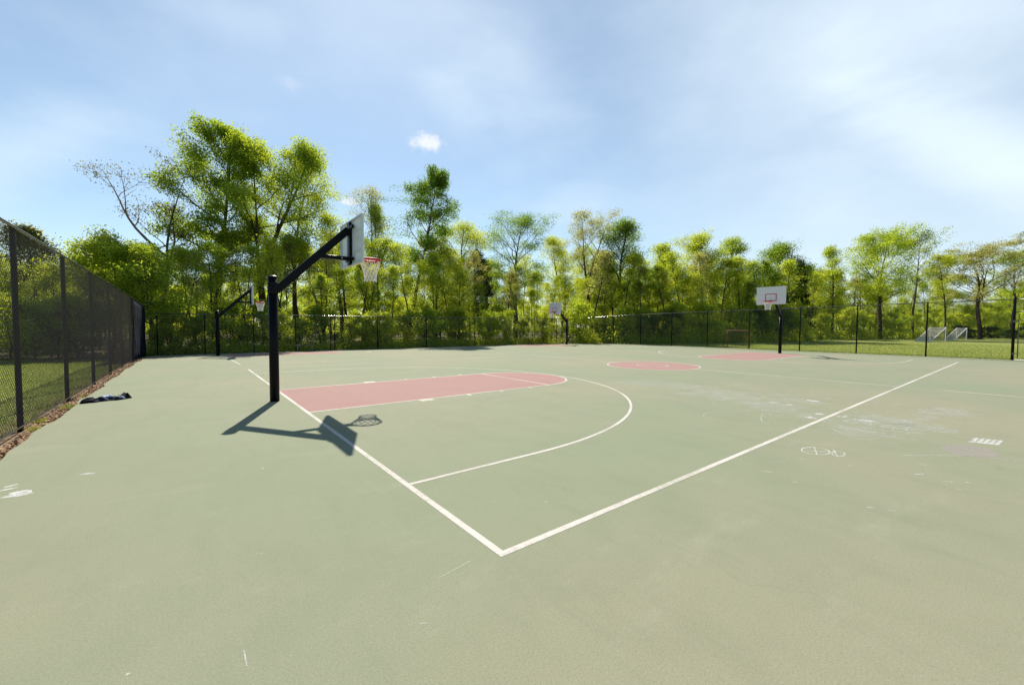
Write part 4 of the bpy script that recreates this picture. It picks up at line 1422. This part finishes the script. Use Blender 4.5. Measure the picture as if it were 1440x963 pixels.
sh = lambda px: 24.0 if px < 470 else 27.5
BF = 'behind the back fence'
fill(32, (205, 870), back_d(30.2, 33.0), 'crowding the wire of the back fence', ['bright', 'mid', 'bright', 'bright'], 'shrub', SHRUB, base_h=4.0, hr=(0.9, 4.2), noun='shrub', shade=sh)
fill(10, (440, 860), back_d(33, 37), 'in the young growth '+BF, ['bright', 'mid', 'bright'], 'sapling', PROTO, hr=(5, 8.5), noun='sapling', shade=sh)
fill(36, (200, 860), back_d(31, 43), 'with a bare slim stem, '+BF, ['bright', 'mid', 'pale'], 'slender_tree', SLIM, hr=(8, 13.5), noun='slender tree', shade=sh)
fill(6, (190, 860), back_d(41, 47), 'standing within the wood '+BF, ['bright', 'mid', 'dark', 'bright'], topoff=(10, 50), shade=sh)
fill(26, (160, 900), back_d(43, 62), 'under the tall trees '+BF, ['mid', 'bright', 'bright'], 'shrub', SHRUB, base_h=4.0, hr=(2.5, 6.0), noun='shrub')
fill(30, (150, 900), back_d(66, 82), 'deep in the wood '+BF, ['bright', 'mid', 'bright'], topoff=(14, 60))
fill(30, (150, 900), back_d(88, 104), 'at the very back of the wood '+BF, ['mid', 'bright', 'dark'], topoff=(35, 80))
# right: wood edge beyond the end fence and the field
def edge(px):
    if px < 960: return 42.0
    if px < 1130: return 42+(px-960)/170*8
    return 50+(px-1130)/310*20


fill(24, (815, 1130), lambda px: (edge(px), edge(px)+2.5), 'along the wood edge behind the end fence', ['mid', 'bright', 'bright', 'dark'], 'shrub', SHRUB, base_h=4.0, hr=(1.8, 4.5), noun='shrub', ymin=None)
fill(20, (820, 1130), lambda px: (edge(px)+3, edge(px)+8), 'in the wood behind the end fence', ['bright', 'mid', 'bright', 'dark'], topoff=(10, 60), ymin=None)
fill(14, (820, 1130), lambda px: (edge(px)+1, edge(px)+8), 'with a bare slim stem, behind the end fence', ['bright', 'mid', 'pale'], 'slender_tree', SLIM, hr=(8, 13), noun='slender tree', ymin=None)
fill(26, (830, 1140), lambda px: (edge(px)+9, edge(px)+20), 'under the trees behind the end fence', ['mid', 'bright', 'bright'], 'shrub', SHRUB, base_h=4.0, hr=(3.5, 6), noun='shrub', ymin=None)
fill(26, (820, 1140), lambda px: (edge(px)+24, edge(px)+44), 'deep in the wood behind the end fence', ['mid', 'bright', 'bright'], topoff=(10, 50), ymin=None)
fill(30, (1120, 1520), lambda px: (edge(px)+6, edge(px)+11), 'at the wood edge across the grass field', ['mid', 'bright', 'bright'], 'shrub', SHRUB, base_h=4.0, hr=(3.0, 6.0), noun='shrub', ymin=None)
fill(30, (1120, 1560), lambda px: (edge(px)+10, edge(px)+22), 'in the thin wood across the grass field', ['mid', 'bright', 'bright', 'pale'], topoff=(-8, 40), ymin=None)
fill(16, (1120, 1560), lambda px: (edge(px)+8, edge(px)+18), 'with a bare slim stem, across the grass field', ['bright', 'mid', 'pale'], 'slender_tree', SLIM, hr=(9, 15), noun='slender tree', ymin=None)
fill(34, (1110, 1600), lambda px: (edge(px)+26, edge(px)+46), 'far back in the thin wood across the field', ['mid', 'bright', 'dark'], topoff=(22, 62), ymin=None)
# left: small wood seen through the left fence
fill(26, (-160, 200), lambda px: (19.5, 23.5), 'seen through the left fence', ['bright', 'mid', 'bright'], 'shrub', SHRUB, base_h=4.0, hr=(1.6, 3.4), noun='shrub', ymin=15, xmax=-6.2)
fill(22, (-220, 190), lambda px: (25.0, 35.0), 'in the small wood beyond the left fence', ['bright', 'mid', 'bright'], topoff=(4, 40), ymin=15, xmax=-6.5)
fill(24, (-260, 200), lambda px: (38.0, 60.0), 'deep in the small wood beyond the left fence', ['mid', 'bright', 'bright'], topoff=(0, 30), ymin=15, xmax=-6.5)
LAB['pine'] = 'low blackish-green'
SHRUB['pine'] = [tree_meshes('shrub', 970, 4, 2.6, cb=0.04, nl=22, nleaf=6500, leaf=0.15, tr=0.05, kind='pine', clump=0.55, nsub=4, elev=(5, 45))]
fill(12, (1340, 1500), lambda px: (62.5, 64.0), 'in the dark row right of the soccer goals', ['pine'], 'shrub', SHRUB, base_h=4.0, hr=(1.3, 1.9), noun='shrub', ymin=None)
# low leafy undergrowth: nobody could count it
def carpet(n, place, hmax, size):
    P = []
    cc = np.array([place() for _ in range(n//70)])
    idx = rg.integers(0, len(cc), n)
    off = rg.normal(0, 0.33, (n, 2))
    hh = np.abs(rg.normal(0, 0.5, n))*hmax*rg.uniform(0.4, 1.0, len(cc))[idx]
    xy = cc[idx]+off
    z = np.array([zg(v) for v in xy[:, 1]])-0.05+hh
    c = np.c_[xy, z]
    nr = rg.normal(0, 1, (n, 3)); nr[:, 2] += 0.5; nr /= np.linalg.norm(nr, axis=1)[:, None]
    a = rg.normal(0, 1, (n, 3)); a -= nr*(a*nr).sum(1)[:, None]; a /= np.linalg.norm(a, axis=1)[:, None]
    b = np.cross(nr, a); s_ = size*rg.uniform(0.6, 1.3, n)[:, None]
    a = a*s_*0.5; b = b*s_*0.34
    return np.stack([c-a, c-b, c+a, c+b], axis=1).reshape(-1, 3)


def far_mass(n, place, hmax, size):
    V = carpet(n, place, 0.001, size).reshape(-1, 4, 3)
    V[:, :, 2] += (rg.random(n)**1.3*hmax)[:, None]
    return V.reshape(-1, 3)


def spot_far_back(): return (rw.uniform(-75, 110), rw.uniform(108, 124))
def spot_far_right():
    px = rw.uniform(840, 1620); return at_depth(px, edge(px)+rw.uniform(50, 64))
tag(np_mesh('distant_wood', np.concatenate([far_mass(60000, spot_far_back, 10, 0.55), far_mass(52000, spot_far_right, 8, 0.5)]), 4, M['lf_mid']),
    'far-off leafy wood showing between the nearer trunks', 'wood', kind='stuff')
def spot_back(): return (rw.uniform(-5, 31.5), 29.85+abs(rw.gauss(0, 2.2)))
def spot_right():
    px = rw.uniform(810, 1140); return at_depth(px, edge(px)-0.6+abs(rw.gauss(0, 2.5)))
def spot_far():
    px = rw.uniform(1110, 1540); return at_depth(px, edge(px)+4.5+abs(rw.gauss(0, 3)))
tag(np_mesh('undergrowth', np.concatenate([carpet(46000, spot_back, 0.9, 0.13), carpet(30000, spot_right, 1.6, 0.16), carpet(26000, spot_far, 1.8, 0.2)]), 4, M['lf_bright']),
    'low leafy undergrowth along the foot of the wood', 'undergrowth', kind='stuff')
